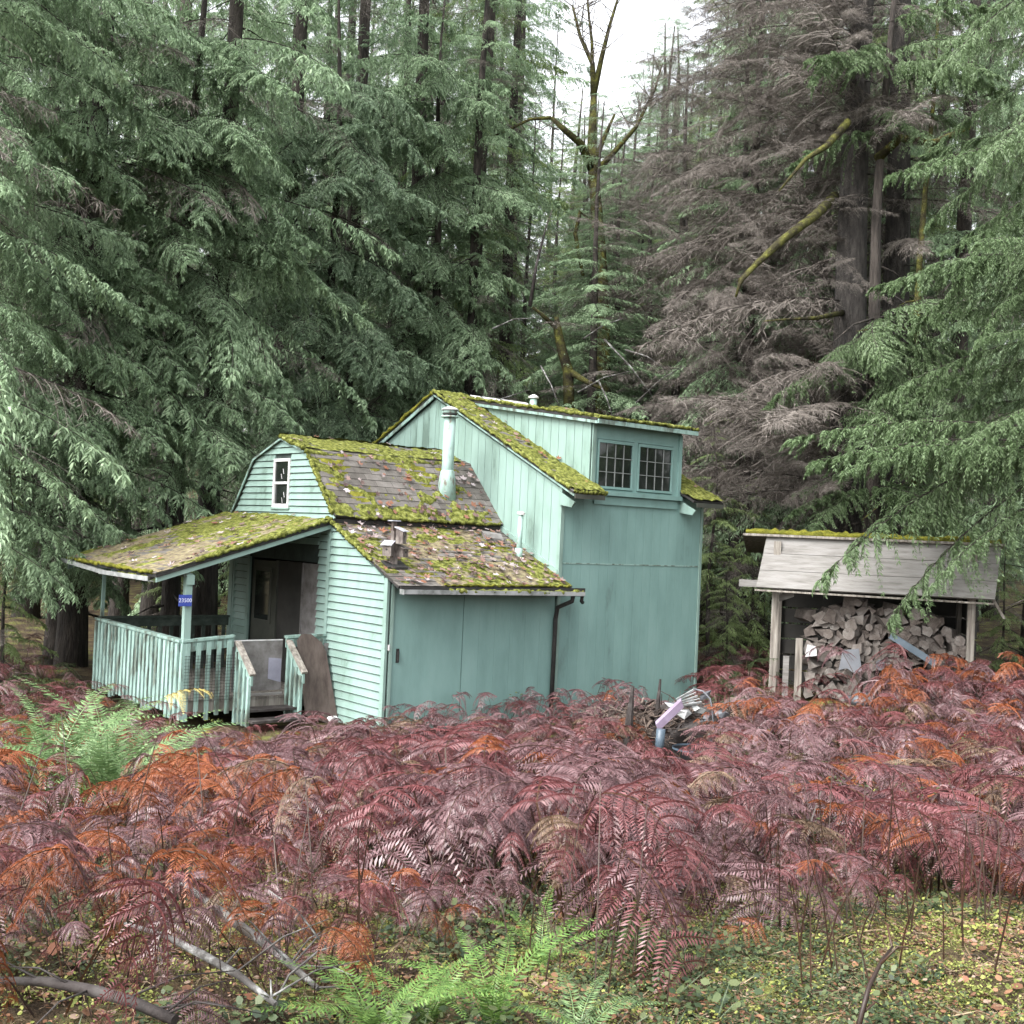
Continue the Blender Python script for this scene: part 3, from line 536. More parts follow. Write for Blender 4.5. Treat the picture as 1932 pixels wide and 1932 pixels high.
sbox(-.38,.0,.1,.2,2.17,2.29,'tie_beam',M_wood); sbox(.0,3.7,.06,.14,2.17,2.28,'tie_beam',M_woodv)
for (a,o) in ((.25,.12),(3.45,.10),(.3,-1.5),(3.5,-1.5)): sbox(a-.06,a+.06,o-.06,o+.06,gsh-.3,2.95 if o<0 else 2.98,'post',M_woodv)
MB().slab(SH(.31,.0,2.05),SH(.25,0,0)-SH(0,0,0)+Vector((0,0,.1)),Vector((0,0,-.12)),SH(0,.04,0)-SH(0,0,0)).build('brace',M_wood,shed)
MB().slab(SH(3.74,.1,2.2),SH(.22,-.1,0)-SH(0,0,0)+Vector((0,0,-.35)),SH(.05,0,0)-SH(0,0,0),SH(0,.05,0)-SH(0,0,0)).build('brace',M_woodv,shed)
sbox(.62,.74,.02,.08,gsh-.2,1.32,'pallet_post',M_woodv); sbox(.42,.52,.05,.1,gsh-.1,1.0,'pallet_post',M_wood)
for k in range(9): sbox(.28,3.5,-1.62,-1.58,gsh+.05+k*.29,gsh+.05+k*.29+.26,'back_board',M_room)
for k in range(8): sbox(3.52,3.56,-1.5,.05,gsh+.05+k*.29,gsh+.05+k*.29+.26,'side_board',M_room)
# split firewood, each piece a thing
rr=random.Random(5); lm=[]
for k in range(7):
    n=rr.choice([3,4,5,3]); pts=[]
    for i in range(n):
        g=2*math.pi*i/n+rr.uniform(-.35,.35); R=rr.uniform(.07,.12); pts.append((R*math.cos(g),0,R*math.sin(g)*rr.uniform(.7,1.1)))
    if k==6: pts=[(.075*math.cos(i*.63),0,.075*math.sin(i*.63)) for i in range(10)]
    mb=MB().prism(pts,(0,.42,0)); me=bpy.data.meshes.new('firewood_log'); me.from_pydata(mb.v,[],mb.f); me.materials.append(M_log); lm.append(me)
yaw0=math.atan2(fh[1],fh[0])-math.pi/2
nlog=0
for row in range(13):
    z=gsh+.04+row*.135
    for k in range(20):
        a=.86+k*.152+(row%2)*.07+rr.uniform(-.03,.03); top=2.0-.18*abs((a-1.7))-(.3 if a>3.1 else 0)
        if z>top+rr.uniform(-.12,.12) or a>3.4: continue
        o=link('firewood_log',rr.choice(lm)); o.location=SH(a,rr.uniform(-.12,.10),z+.05+rr.uniform(-.02,.02)); s=rr.uniform(.8,1.5); o.scale=(s,rr.uniform(.8,1.1),s)
        o.rotation_euler=(rr.uniform(-.15,.15),rr.uniform(0,6.28),yaw0-TH+rr.uniform(-.45,.45)); nlog+=1
        tag(o,'split grey firewood piece in the heap under the woodshed roof','firewood','split firewood heaped in the woodshed')
def single(name,label,cat,mb,m,smooth=False): return tag(mb.build(name,m,None,smooth),label,cat)
mb=MB().prism([SH(.78,.22,1.02),SH(.98,.22,1.05),SH(.96,.22,1.2),SH(.82,.22,1.22)],SH(0,-.2,0)-SH(0,0,0)); single('white_box','small white box on the left end of the firewood heap','box',mb,M_white)
single('round_log','pale round cut log end facing out of the firewood heap','firewood',MB().tube([SH(2.02,.24,.95),SH(2.05,-.2,.97)],.075,14),M_plast)
single('grey_beam','blue grey weathered beam sloping across the right of the firewood heap','beam',MB().slab(SH(2.15,.15,1.42),SH(.72,.15,0)-SH(0,0,0)+Vector((0,0,-.42)),SH(.05,0,.1)-SH(0,0,0),SH(0,-.1,0)-SH(0,0,0)),M_blue)
single('bent_metal_sheet','pale bent metal sheet draped in the middle of the firewood heap','scrap',MB().prism([SH(1.40,.26,1.18),SH(1.66,.26,1.22),SH(1.72,.30,.86),SH(1.60,.32,.80),SH(1.48,.30,.88),SH(1.34,.30,.84)],SH(0,-.02,0)-SH(0,0,0)),M_plast)
# =================================================================== JUNK HEAP right of the cabin
def J(px,v,z): return Vector((*UV((px-966)/F*v,v),z))
def lump(c,r,seed,fl=.6,n=14):
    c=Vector(c); rr=random.Random(seed); V=[];Fc=[]
    for i in range(n//2+1):
        for k in range(n):
            ph=math.pi*i/(n//2); th=2*math.pi*k/n; q=r*(1+.35*(vn(3*math.cos(th)*math.sin(ph)+seed,3*math.sin(th)*math.sin(ph)+3*math.cos(ph)+seed,seed)-.5)*2)
            V.append(c+Vector((q*math.sin(ph)*math.cos(th),q*math.sin(ph)*math.sin(th),q*fl*math.cos(ph))))
    for i in range(n//2):
        for k in range(n): Fc.append((i*n+k,i*n+(k+1)%n,(i+1)*n+(k+1)%n,(i+1)*n+k))
    return MB().add(V,Fc)
m_=lump(J(1318,16.2,.12),.62,3,.8,40); tag(m_.build('debris_mound',M_stick,None,True),kind='stuff'); bpy.data.objects['debris_mound']['label']='brown mound of rotten debris under the junk'
for (px,v,z,r_,sd) in ((1225,16.4,.0,.55,5),(1420,17.2,.1,.6,6)):
    o=lump(J(px,v,z),r_,sd,.8,36).build('brush_mound',M_dkd,None,True); tag(o,'dark mound of rotten brush beside the junk heap',kind='stuff')
bs=MB(); q_=random.Random(18)
for i in range(520):
    c=J(q_.uniform(1130,1450),q_.uniform(15.6,17.2),0); c.z=GZ(c.x,c.y)+q_.uniform(.0,.62); e=Vector((q_.uniform(-1,1),q_.uniform(-1,1),q_.uniform(-.5,.8))).normalized()*q_.uniform(.12,.45)
    bs.tube([c,c+e*.5+Vector((0,0,q_.uniform(-.03,.05))),c+e],[.008,.006,.003],4,False)
tag(bs.build('brush_sticks',M_dkd),'tangle of dark dead sticks over the junk heap',kind='stuff')
db=MB(); q_=random.Random(8)
for i in range(900):
    g=q_.uniform(0,6.28); rad=q_.uniform(0,.75); c=J(q_.choice([1318,1318,1225,1400]),16.2,0)+Vector((rad*math.cos(g),rad*math.sin(g),.05+.56*math.sqrt(max(0,1-(rad/.8)**2))+q_.uniform(-.08,.05)))
    e=Vector((q_.uniform(-1,1),q_.uniform(-1,1),q_.uniform(-.6,.6))).normalized()*q_.uniform(.04,.16); f=e.cross(Vector((q_.uniform(-1,1),q_.uniform(-1,1),1))).normalized()*q_.uniform(.01,.05)
    db.slab(c,e,f,e.cross(f).normalized()*.008)
tag(db.build('debris_chips',M_dkd),'heap of brown rotten chips and leaf litter covering the mound',kind='stuff')
single('lilac_board','lilac painted board propped on the left of the debris mound','board',MB().slab(J(1254,15.3,.50),J(1300,15.5,.80)-J(1254,15.3,.50),Vector((.03,-.02,-.09)),Vector((.04,.05,.03))),M_lilac)
mb=MB()
for k in range(5): mb.slab(J(1290+k*2,15.7,.79-k*.02),J(1322+k*2,15.7,.93-k*.02)-J(1290,15.7,.79),Vector((.015,.0,-.022+.012*(k%2))),Vector((.01,.012,.006)))
single('white_siding_strip','folded ribbed white siding strip on top of the debris mound','scrap',mb,M_grime)
q_=random.Random(44)
SCL=['grey crumpled scrap at the right end of the folded siding strip','dirty pale scrap hanging below the siding strip','stub of siding at the left of the mound top','bent grey scrap right of the lilac board','pale rag low on the right side of the mound','twisted scrap between lilac board and cable','small grey scrap at the far right of the mound']
for k,(px,z) in enumerate(((1342,.86),(1318,.74),(1284,.70),(1306,.60),(1346,.52),(1330,.66),(1378,.62))):
    c=J(px,15.75,z); pts=[]; n=7
    for i in range(n): g=6.283*i/n; rr_=q_.uniform(.05,.13); pts.append(c+Vector((rh[0]*rr_*math.cos(g),rh[1]*rr_*math.cos(g)+q_.uniform(-.05,.05),rr_*math.sin(g)*.7)))
    mb=MB().add(pts+[c+Vector((0,-.05,.02))],[(n,i,(i+1)%n) for i in range(n)]); single('scrap_piece',SCL[k],'scrap',mb,M_grime if k%2 else M_plast)
single('blue_grey_can','upright blue grey can below the lilac board','can',MB().tube([J(1262,15.2,.12),J(1264,15.2,.46)],.06,12),M_blue,True)
single('white_cable','thin white cable arching down the right side of the mound','cable',MB().tube([J(1322,15.6,.95),J(1340,15.55,.93),J(1354,15.5,.84),J(1359,15.5,.70),J(1362,15.5,.5),J(1362,15.5,.38)],.012,6),M_plast,True)
single('cable_plug','pale plug block at the lower end of the white cable','plug',MB().slab(J(1353,15.45,.24),J(1366,15.45,.24)-J(1353,15.45,.24),Vector((.05,.05,0)),Vector((0,0,.15))),M_plast)
pot=thing('black_tub','open black tub lying at the foot of the debris mound','tub',J(1328,15,.0))
MB().tube([J(1328,15.1,.02),J(1328,15.1,.24)],[.22,.28],20,cap=False).build('shell',M_blk,pot,True); MB().tube([J(1328,15.1,.235),J(1328,15.1,.262)],[.285,.285],20,cap=False).build('rim',M_blue,pot,True)
MB().tube([J(1328,15.1,.03),J(1328,15.1,.04)],[.2,.2],18).build('base',M_blk,pot)
single('white_carton','pale crumpled carton lying left of the black tub','carton',MB().slab(J(1284,14.8,.02),J(1303,14.8,.0)-J(1284,14.8,.02),Vector((.06,.08,0)),Vector((0,0,.16))),M_plast)
single('blue_bag','pale blue plastic bag lump behind the debris mound','bag',lump(J(1398,16.6,.62),.11,8,.5),M_plast,True)
for k,(px,v,zt,r,lb) in enumerate(((1206,15.6,.95,.055,'dark pointed rotten stake standing left of the debris mound'),(1257,16.1,1.0,.04,'short dark stake standing just left of the siding strip'))):
    single('rotten_stake',lb,'stake',MB().tube([J(px-6,v,-.1),J(px-2,v,.5),J(px+2,v,zt)],[r*1.3,r,r*.35],7),M_stick)
single('white_scrap_bag','white plastic scrap on the ground below the plywood sheet','scrap',lump((-.35,.75,.12),.085,4,.6),M_white,True)
single('blue_tarp_scrap','crumpled pale blue tarp scrap at the foot of the firewood heap','tarp',lump(SH(1.75,.35,gsh+.1),.26,12,.45),M_plast,True)
# =================================================================== FOLIAGE GEOMETRY
def nrm(a): return a/np.maximum(np.linalg.norm(a,axis=-1,keepdims=True),1e-9)
def bough(seed,L=3.0,droop=.32,nsec=15,ntert=8,lw=.052,ll=.17,hang=.5,spread=.36,twig=False,rise=.12,reps=1,stems=True,mi=0):
    r=np.random.default_rng(seed); V=[];Q=[];MI=[]; cnt=0
    def addq(a,b,c,d,mi):
        nonlocal cnt
        V.append(np.stack([a,b,c,d],1).reshape(-1,3)); n=len(a); Q.append(np.arange(cnt,cnt+4*n).reshape(n,4)); MI.append(np.full(n,mi)); cnt+=4*n
    P=lambda t:np.stack([L*t,.12*L*np.sin(t*2.5+seed)*t*.6,L*(rise*t-droop*t*t)],-1)
    ts=np.linspace(0,1,9); p=P(ts); w=(.011*L/3)*(1.3-ts)[:,None]
    for up in (np.array([0,0,1.]),np.array([0,1.,0])):
        addq(p[:-1]-up*w[:-1],p[1:]-up*w[1:],p[1:]+up*w[1:],p[:-1]+up*w[:-1],1)
    t=np.repeat(np.linspace(.10,.99,nsec),2)+r.uniform(-.03,.03,2*nsec); side=np.tile([1,-1],nsec).astype(float)
    st=P(t); l2=L*spread*np.clip((1.02-t)**.6,.16,1)*r.uniform(.55,1.2,2*nsec)*np.clip(t*4,.5,1)
    ang=np.radians(r.uniform(30,75,2*nsec)); d=np.stack([np.cos(ang),side*np.sin(ang),r.uniform(-.4,.22,2*nsec)],-1); d=nrm(d)
    tau=np.linspace(.08,1,ntert); hg=hang*r.uniform(.5,1.5,2*nsec)
    pts=st[:,None]+d[:,None]*(l2[:,None]*tau)[...,None]; pts[...,2]-=(hg*l2)[:,None]*tau**2
    a=np.concatenate([st[:,None],pts[:,:-1]],1); ww=.004+.003*(1-tau)[None,:,None]; upv=np.array([0,0,1.])
    if stems: addq((a-upv*ww).reshape(-1,3),(pts-upv*ww).reshape(-1,3),(pts+upv*ww).reshape(-1,3),(a+upv*ww).reshape(-1,3),mi if twig else 1)
    tan=nrm(pts-a)
    for s in (1,-1):
      for rp in range(reps):
        sidev=nrm(np.cross(tan,np.array([0,0,1.])))*s; pq=pts-tan*(l2[:,None,None]/ntert*(rp/reps)) 
        N=pts.shape[:2]; jit=r.normal(0,.25,N+(3,)); ld=nrm(tan*(.75-.3*rp)+sidev*(.8+.2*rp)+jit*(1.8 if twig else 1)+np.array([0,0,-.28]))
        le=ll*(1.2-.6*tau)[None,:]*r.uniform(.55,1.4,N)
        wd=lw*r.uniform(.7,1.2,N); wv=nrm(np.cross(ld,np.array([0,0,1.])+r.normal(0,.45,N+(3,))))*wd[...,None]*.5
        mid=pq+ld*le[...,None]*.45; tip=pq+ld*le[...,None]+np.array([0,0,-1.])*(le*(.05 if twig else .32))[...,None]
        addq(pq.reshape(-1,3),(mid-wv).reshape(-1,3),tip.reshape(-1,3),(mid+wv).reshape(-1,3),mi)
    return np.concatenate(V),np.concatenate(Q),np.concatenate(MI)
BTM=[bough(90+i,2.8,.2,nsec=12,ntert=8,lw=.012,ll=.22,hang=.35,spread=.42,twig=True,mi=2) for i in range(2)]
BC=[bough(i,3.0,.30+.05*(i%3),nsec=19,ntert=11,lw=.034,ll=.125,hang=.6,spread=.36,stems=False) for i in range(5)]+BTM
BH=[bough(20+i,3.0,.22,nsec=20,ntert=11,lw=.03,ll=.11,hang=.35,spread=.36,stems=False) for i in range(4)]+BTM
BN=[bough(40+i,2.6,.32,nsec=24,ntert=16,lw=.022,ll=.085,hang=.7,spread=.36,reps=2) for i in range(6)] # near, finer
BL=[bough(140+i,4.0,.28,nsec=38,ntert=15,lw=.019,ll=.078,hang=.9,spread=.23,reps=2) for i in range(4)]
BT=[bough(60+i,3.0,.10+.06*i,nsec=22,ntert=9,lw=.0065,ll=.17,hang=.2+.1*i,spread=.27,twig=True,reps=2) for i in range(5)] # bare twigs
def place(Bs,items,seed):
    """items: list of (x,y,z,azimuth,pitch,scale)"""
    r=np.random.default_rng(seed); V=[];Q=[];MI=[];c=0
    for (x,y,z,az,pi_,s) in items:
        v,q,mi=Bs[r.integers(len(Bs))]; cp,sp=math.cos(pi_),math.sin(pi_); ro=r.normal(0,.22)
        Rr=np.array([[1,0,0],[0,math.cos(ro),-math.sin(ro)],[0,math.sin(ro),math.cos(ro)]])
        Rp=np.array([[cp,0,sp],[0,1,0],[-sp,0,cp]]); Rz=np.array([[math.cos(az),-math.sin(az),0],[math.sin(az),math.cos(az),0],[0,0,1]])
        V.append(v*s@(Rz@Rp@Rr).T+np.array([x,y,z])); Q.append(q+c); MI.append(mi); c+=len(v)
    return np.concatenate(V),np.concatenate(Q),np.concatenate(MI)
def crown_items(seed,z0,H,R,n,pw=.7,down=.15,dead=0):
    r=np.random.default_rng(seed); it=[]
    for i in range(n):
        f=(i+r.uniform(0,1))/n; z=z0+(H-z0)*f; rad=R*max((1-f)**pw,.22)*r.uniform(.5,1.15)
        it.append((0,0,z,i*2.399+r.uniform(-.5,.5),down+r.uniform(-.15,.25)-.3*f,rad/3.0))
    return it
def crown_mesh(name,Bs,items,seed,m):
    V,Q_,MI=place(Bs,items,seed); return npmesh(name,V,Q_,[m,M_bark,M_twig],MI)
def trunk_mesh(seed,H,r0,m,n=11,stub=14,z0=2):
    rr=random.Random(seed); mb=MB(); ph=rr.uniform(0,6); k=11
    path=[Vector((.10*math.sin(i*.7+ph)*i/10,.10*math.cos(i*.9+ph)*i/10,-.4+(H+.4)*i/k)) for i in range(k+1)]
    mb.tube(path,[r0*(1.35 if i==0 else 1)*(1-.93*i/k) for i in range(k+1)],n)
    for i in range(stub):                     # dead lower limbs
        z=rr.uniform(1.2,H*.5); az=rr.uniform(0,6.28); L=rr.uniform(.4,1.9); rad=r0*(1-z/H)
        p0=Vector((0,0,z)); d=Vector((math.cos(az),math.sin(az),rr.uniform(-.35,.1)))
        mb.tube([p0,p0+d*L*.5,p0+d*L+Vector((0,0,-.15*L))],[.028,.018,.006],4)
    me=bpy.data.meshes.new('trunk'); me.from_pydata([tuple(v) for v in mb.v],[],mb.f); me.materials.append(m)
    for p in me.polygons: p.use_smooth=len(p.vertices)==4
    return me
CR=[]
spec=[(1,BC,3.0,31,3.6,150,M_ced,.5,.25),(2,BC,1.4,28,3.3,150,M_cedy,.5,.25),(3,BH,4.5,32,3.3,140,M_hem,.5,.1),(4,BC,7.0,33,3.8,135,M_ced,.5,.28),(5,BH,2.4,30,3.1,145,M_ced,.5,.12)]
for (sd_,Bs,z0,H,R,n,m,pw,dn) in spec:
    CR.append((crown_mesh('crown',Bs,crown_items(sd_,z0,H,R,n,pw,dn),sd_,m),trunk_mesh(sd_,H-.8,.27,M_bark,z0=z0),H))
# small understory crown
CRS=(crown_mesh('crown',BC,crown_items(9,.4,7,2.0,60,.7,.25),9,M_cedy),trunk_mesh(9,7.2,.07,M_bark,7,3),7)
def tree(px,v,k,s,rot,label,group,hs=1,wide=1):
    u=(px-966)/F*v; x,y=UV(u,v); z=float(ground(u,v)); cm,tm,H=CRS if k=='s' else CR[k]
    o=thing('conifer_tree',label,'tree',(x,y,z-.1),group); o.rotation_euler=(0,0,rot); o.scale=(s*wide,s*wide,s*hs)
    link('trunk',tm,o); link('crown',cm,o); return o
rr=random.Random(11)
def rot(): return rr.uniform(0,6.28)
# first rank, each told apart by its place
for (px,v,k,s,lb) in [(-110,18,0,.85,'cedar with drooping boughs at the far left edge, nearest of the left trees'),
    (150,21.5,0,.9,'dense green cedar behind the left end of the porch rail'),
    (300,26,4,.95,'dark conifer rising behind the low end of the porch roof'),
    (395,23.5,3,.92,'big dark bare trunked conifer just left of the gable'),
    (520,28,0,1.0,'tall cedar directly behind the gambrel gable'),
    (640,30,2,1.0,'bluish conifer rising behind the mossy gambrel ridge'),
    (760,31.5,0,1.05,'large cedar with pale drooping sprays left of the tall ridge'),
    (880,33,1,1.0,'yellowish cedar directly above the white ridge cap'),
    (975,36,4,.55,'slim conifer just left of the sky gap'),
    (1400,27,0,.72,'low cedar in the gap between cabin and woodshed'),
    (1345,24,'s',.8,'small young cedar just right of the tall wall'),
    (1480,30,2,.95,'bluish conifer behind the left end of the woodshed'),
    (1800,25,4,.9,'conifer behind the right end of the woodshed'),
    (1960,23,0,.9,'dark cedar at the far right edge behind the woodshed'),
    (60,29,2,1.0,'bluish conifer far left behind the nearest cedar'),
    (1330,31,1,.62,'yellowish conifer right of the twiggy tree behind the dormer'),(1430,29,0,.9,'cedar showing through the brown twigs above the woodshed gap'),(1530,27.5,3,.95,'tall conifer close behind the thick grey trunk'),(1620,30,2,1.0,'bluish conifer between the two big grey trunks'),
    (1750,31,3,1.0,'tall dark conifer between the two big grey trunks and the right edge')]:
    tree(px,v,k,s,rot(),lb,None)
for (px,v,s) in [(20,19,.55),(330,25,.5),(470,27,.55),(590,29,.6),(690,30.5,.62),(840,33,.7),(960,31,.75),(1050,30,.7),(1130,29,.62),(1230,28.5,.6),(1380,22.5,.42),(1425,25,.6),(1560,26,.55),(1900,22.5,.5)]:
    tree(px,v,'s',s,rot(),'young understory cedar with feathery green sprays among the big trunks','young cedars under the forest')
G='tall conifers of the forest behind the cabin'; LB='tall dark conifer in the forest behind the first rank of trees'
for (v,n,s) in ((29,8,.8),(35,11,.9),(40,13,1.0),(47,14,1.05),(56,16,1.1),(68,19,1.2),(85,22,1.35)):
    for i in range(n):
        px=-150+(2250)*(i+.5)/n+rr.uniform(-45,45); top=None
        u_=(px-966)/F*v; x_,y_=UV(u_,v)
        if -2<x_<8 and -1<y_<9: continue
        k=rr.randrange(5); ss=s*rr.uniform(.9,1.1)
        wd=1
        if 1030<px<1325: ss=(2.9+v*(.355 if 1085<px<1215 else .415)*rr.uniform(.85,1.06))/31; wd=1.7
        elif 980<px<=1030: ss=(2.9+v*.40)/31
        tree(px,v*rr.uniform(.96,1.04),k,ss,rot(),LB,G,1,wd)
for (v,n) in ((33,4),(37,5),(42,6),(50,6),(60,6),(75,6)):
    for i in range(n):
        px=1065+(235)*(i+.5)/n+rr.uniform(-18,18); tree(px,v*rr.uniform(.96,1.04),rr.randrange(5),(2.9+v*(.355 if 1085<px<1215 else .415)*rr.uniform(.85,1.04))/31,rot(),LB,G,1,1.8)
for (u_,v_) in ((17,12),(15,3),(19,-4),(13,-10),(6,-15),(-3,-17),(-11,-13),(22,20),(20,6)):
    x,y=UV(u_,v_); o=thing('conifer_tree','tall conifer standing round the clearing outside the picture','tree',(x,y,float(ground(u_,v_))-.1),'conifers round the clearing'); o.rotation_euler=(0,0,rot()); k=rr.randrange(5); link('trunk',CR[k][1],o); link('crown',CR[k][0],o)
# the two big grey trunks on the right, with dead twiggy limbs reaching over the cabin
_bm={}
def bmesh_of(Bs,m):
    k=(id(Bs),m.name)
    if k not in _bm: _bm[k]=[npmesh('bough',v,q,[m,M_bark,M_twig],mi) for (v,q,mi) in Bs]
    return _bm[k]
def big(px,v,r0,H,label,items,Bs,m,seed,mt=M_barkg,extra=None):
    u=(px-966)/F*v; x,y=UV(u,v); z=float(ground(u,v)); o=thing('conifer_tree',label,'tree',(x,y,z-.1))
    link('trunk',trunk_mesh(seed,H,r0,mt,16,18),o); r=random.Random(seed)
    for (x,y,z,az,pi_,s) in items or []:
        c=link('bough',r.choice(bmesh_of(Bs,m)),o,(x,y,z)); c.rotation_euler=(r.gauss(0,.25),pi_,az); c.scale=(s,s,s)
    return o
AZL=math.atan2(-rh[1],-rh[0])   # azimuth that points to the left of the picture
AZF=math.atan2(-fh[1],-fh[0])   # towards the viewer
r5=np.random.default_rng(5)
it=[]
for i in range(95):
    z=r5.uniform(3.6,14.5); az=AZL+r5.uniform(-1.25,1.1)
    if 6.3<z<10.6 and (az-AZL)>.45: continue
    it.append((0,0,z,az,r5.uniform(-.55,.45),r5.uniform(.45,1.65)))
for i in range(30): it.append((0,0,r5.uniform(10.6,15),r5.uniform(0,6.28),r5.uniform(-.1,.3),r5.uniform(.6,1.0)))
for i in range(170):
    q=r5.uniform(.8,4.6); g=AZL+r5.uniform(-.85,.75); z=r5.uniform(4.2,15)
    if 5.5<z<9 and q>3.2: continue
    it.append((q*math.cos(g),q*math.sin(g),z,r5.uniform(0,6.28),r5.uniform(-.5,.7),r5.uniform(.25,.6)))
bt=big(1592,23.7,.46,25,'thick grey trunked conifer with bare brown twiggy limbs, left of the two big trunks',it,BT,M_twig,71)
def limb(parent,path,rad,m,name='limb'): return MB().tube([Vector(p) for p in path],rad,7).build(name,m,parent,True)
def P(px,py,v): # a place on the sight line through a spot of the photograph, at distance v
    d=RM@_c(px,py); k=v/(d@fh)*(.87 if v<6 else 1); return Vector(CAMP+d*k)
limb(bt,[P(1575,370,23.5),P(1540,405,21.6),P(1480,450,20.8),P(1425,500,20.2),P(1395,530,20)],[.10,.09,.075,.055,.03],M_mossbark,'mossy_limb')
limb(bt,[P(1425,500,20.2),P(1398,530,20.0),P(1388,560,20.0)],[.05,.04,.02],M_mossbark,'mossy_limb')
limb(bt,[P(1590,590,23.5),P(1540,600,21.5),P(1480,603,21),P(1440,606,20.8)],[.06,.04,.02,.01],M_mossbark,'mossy_limb')
limb(bt,[P(1600,230,22),P(1560,275,21.5),P(1520,300,21),P(1470,360,20.7)],[.08,.06,.04,.015],M_mossbark,'mossy_limb')
it=[(0,0,r5.uniform(6,16),r5.uniform(0,6.28),r5.uniform(-.1,.3),r5.uniform(.7,1.1)) for i in range(60)]
bt2=big(1672,25,.40,26,'second thick grey trunk just right of the twiggy conifer',it,BT,M_twig,72)
limb(bt2,[P(1655,300,23),P(1700,260,22.5),P(1760,270,22),P(1830,240,21.5)],[.10,.08,.07,.04],M_mossbark,'mossy_limb')
bt3=big(1722,22.8,.12,16,'slim curved mossy trunk to the right of the two big grey trunks',None,None,None,73,M_mossbark)
# brown bare tree between, thinner, in the middle
it=[(0,0,r5.uniform(3.5,15.5),r5.uniform(0,6.28),r5.uniform(-.4,.4),r5.uniform(.5,1.35)) for i in range(130)]
big(1385,27.5,.16,18,'slender bare conifer with grey brown twigs right of the sky gap',it,BT,M_twig,74)
it=[(0,0,r5.uniform(4,12.8),r5.uniform(0,6.28),r5.uniform(-.4,.4),r5.uniform(.4,1.1)) for i in range(90)]
big(1268,30,.13,14,'lower bare twiggy conifer directly behind the dormer',it,BT,M_twig,75)
# hanging green cedar boughs in front of the woodshed: a tree standing out of frame to the right
it=[]
def bough_at(tx,ty,px,py,v,L):
    """a bough that starts at the trunk side and ends near the given spot"""
    pass
def hung(label,px,v,zs,azs,ss,seed,Bs,m,pit=(-.1,.6)):
    u=(px-966)/F*v; r=np.random.default_rng(seed); it=[]
    for z,az,s in zip(zs,azs,ss): it.append((0,0,z,az,r.uniform(*pit),s))
    return big(px,v,.2,17,label,it,Bs,m,seed,M_bark)
n=50; zs=r5.uniform(4.6,13,n); azs=AZL+r5.uniform(-.95,.85,n); ss=r5.uniform(.6,1.35,n)
zs=np.concatenate([zs,[4.5,4.2,4.7,4.0,4.9,4.4,4.6]]); azs=np.concatenate([azs,AZL+np.array([.05,.22,-.1,.1,.0,.15,-.04])]); ss=np.concatenate([ss,[1.7,1.4,1.75,1.2,1.85,1.5,1.6]])
hung('cedar whose fresh green boughs hang in front of the woodshed from the right',2050,18.6,zs,azs,ss*.66,81,BL,M_cedr,(-.2,.65))
n=46; zs=np.concatenate([r5.uniform(3.8,7.4,34),r5.uniform(11,14,12)]); azs=AZF+r5.uniform(-1.5,1.5,n); ss=r5.uniform(.5,1.05,n)
hung('cedar with light sprays rising behind the woodshed, in front of the big grey trunk',1640,22.95,zs,azs,ss,87,BN,M_cedr,(.0,.5))
n=70; zs=r5.uniform(3.0,12.5,n); azs=AZL+math.pi+r5.uniform(-1.0,.9,n); ss=r5.uniform(.8,1.5,n)
hung('large cedar at the left edge with long drooping boughs sweeping over the clearing',-120,20,zs,azs,ss*.72,82,BL,M_ced,(.0,.5))
n=80; zs=r5.uniform(2.5,13,n); azs=AZF+r5.uniform(-1.7,1.7,n); ss=r5.uniform(.6,1.2,n)
hung('fine feathered cedar left of the porch, in front of the dark trunks',120,22,zs,azs,ss,86,BN,M_ced,(.0,.5))
n=70; zs=r5.uniform(4.2,14,n); azs=AZF+r5.uniform(-1.7,1.7,n); ss=r5.uniform(.7,1.3,n)
hung('cedar behind the cabin with pale sprays drooping over the gambrel roof',600,27.5,zs,azs,ss,83,BN,M_hem,(.0,.5))
n=70; zs=r5.uniform(4.2,15,n); azs=AZF+r5.uniform(-1.7,1.7,n); ss=r5.uniform(.7,1.3,n)
hung('cedar with pale scalloped sprays rising behind the flue pipe',800,30,zs,azs,ss,84,BN,M_ced,(.0,.5))
n=70; zs=r5.uniform(4.5,13,n); azs=AZF+r5.uniform(-1.7,1.7,n); ss=r5.uniform(.6,1.2,n)
hung('cedar with pale sprays standing behind the porch roof',330,23,zs,azs,ss,85,BN,M_ced,(.0,.5))
# ---- mossy maples
mp=thing('maple_tree','old mossy bare maple forking upward into the sky gap behind the tall roof','tree',tuple(Vector((*UV((1135-966)/F*31,31),.6))))
def mlimb(pts,rads,name='limb'): limb(mp,[P(a,b_,c) for a,b_,c in pts],rads,M_mossbark,name)
mlimb([(1140,900,31),(1138,640,31),(1135,520,31),(1128,420,31),(1120,330,31),(1117,270,31),(1120,180,31)],[.24,.2,.18,.165,.15,.13,.08],'trunk')
mlimb([(1120,180,31),(1118,120,31),(1095,70,31),(1080,10,31)],[.09,.07,.05,.03]); mlimb([(1120,180,31),(1135,110,31),(1150,50,31),(1165,0,31),(1172,-60,31)],[.09,.07,.05,.035,.02])
mlimb([(1118,150,31),(1117,80,31),(1110,20,31),(1105,-40,31)],[.06,.045,.03,.02]); mlimb([(1117,320,31),(1095,270,30.5),(1065,245,30),(1040,222,30)],[.12,.10,.08,.05])
mlimb([(1040,222,30),(1000,225,30),(960,245,30),(900,270,30)],[.05,.04,.03,.015]); mlimb([(1120,330,31),(1160,285,31),(1200,240,31),(1235,170,31),(1250,120,31)],[.10,.07,.05,.035,.02])
mlimb([(1125,300,31),(1140,260,31),(1160,215,31)],[.08,.06,.03]); mlimb([(1118,420,31),(1095,400,31),(1085,440,31),(1100,520,31)],[.07,.07,.06,.05])
rm_=random.Random(3)
tw=MB()
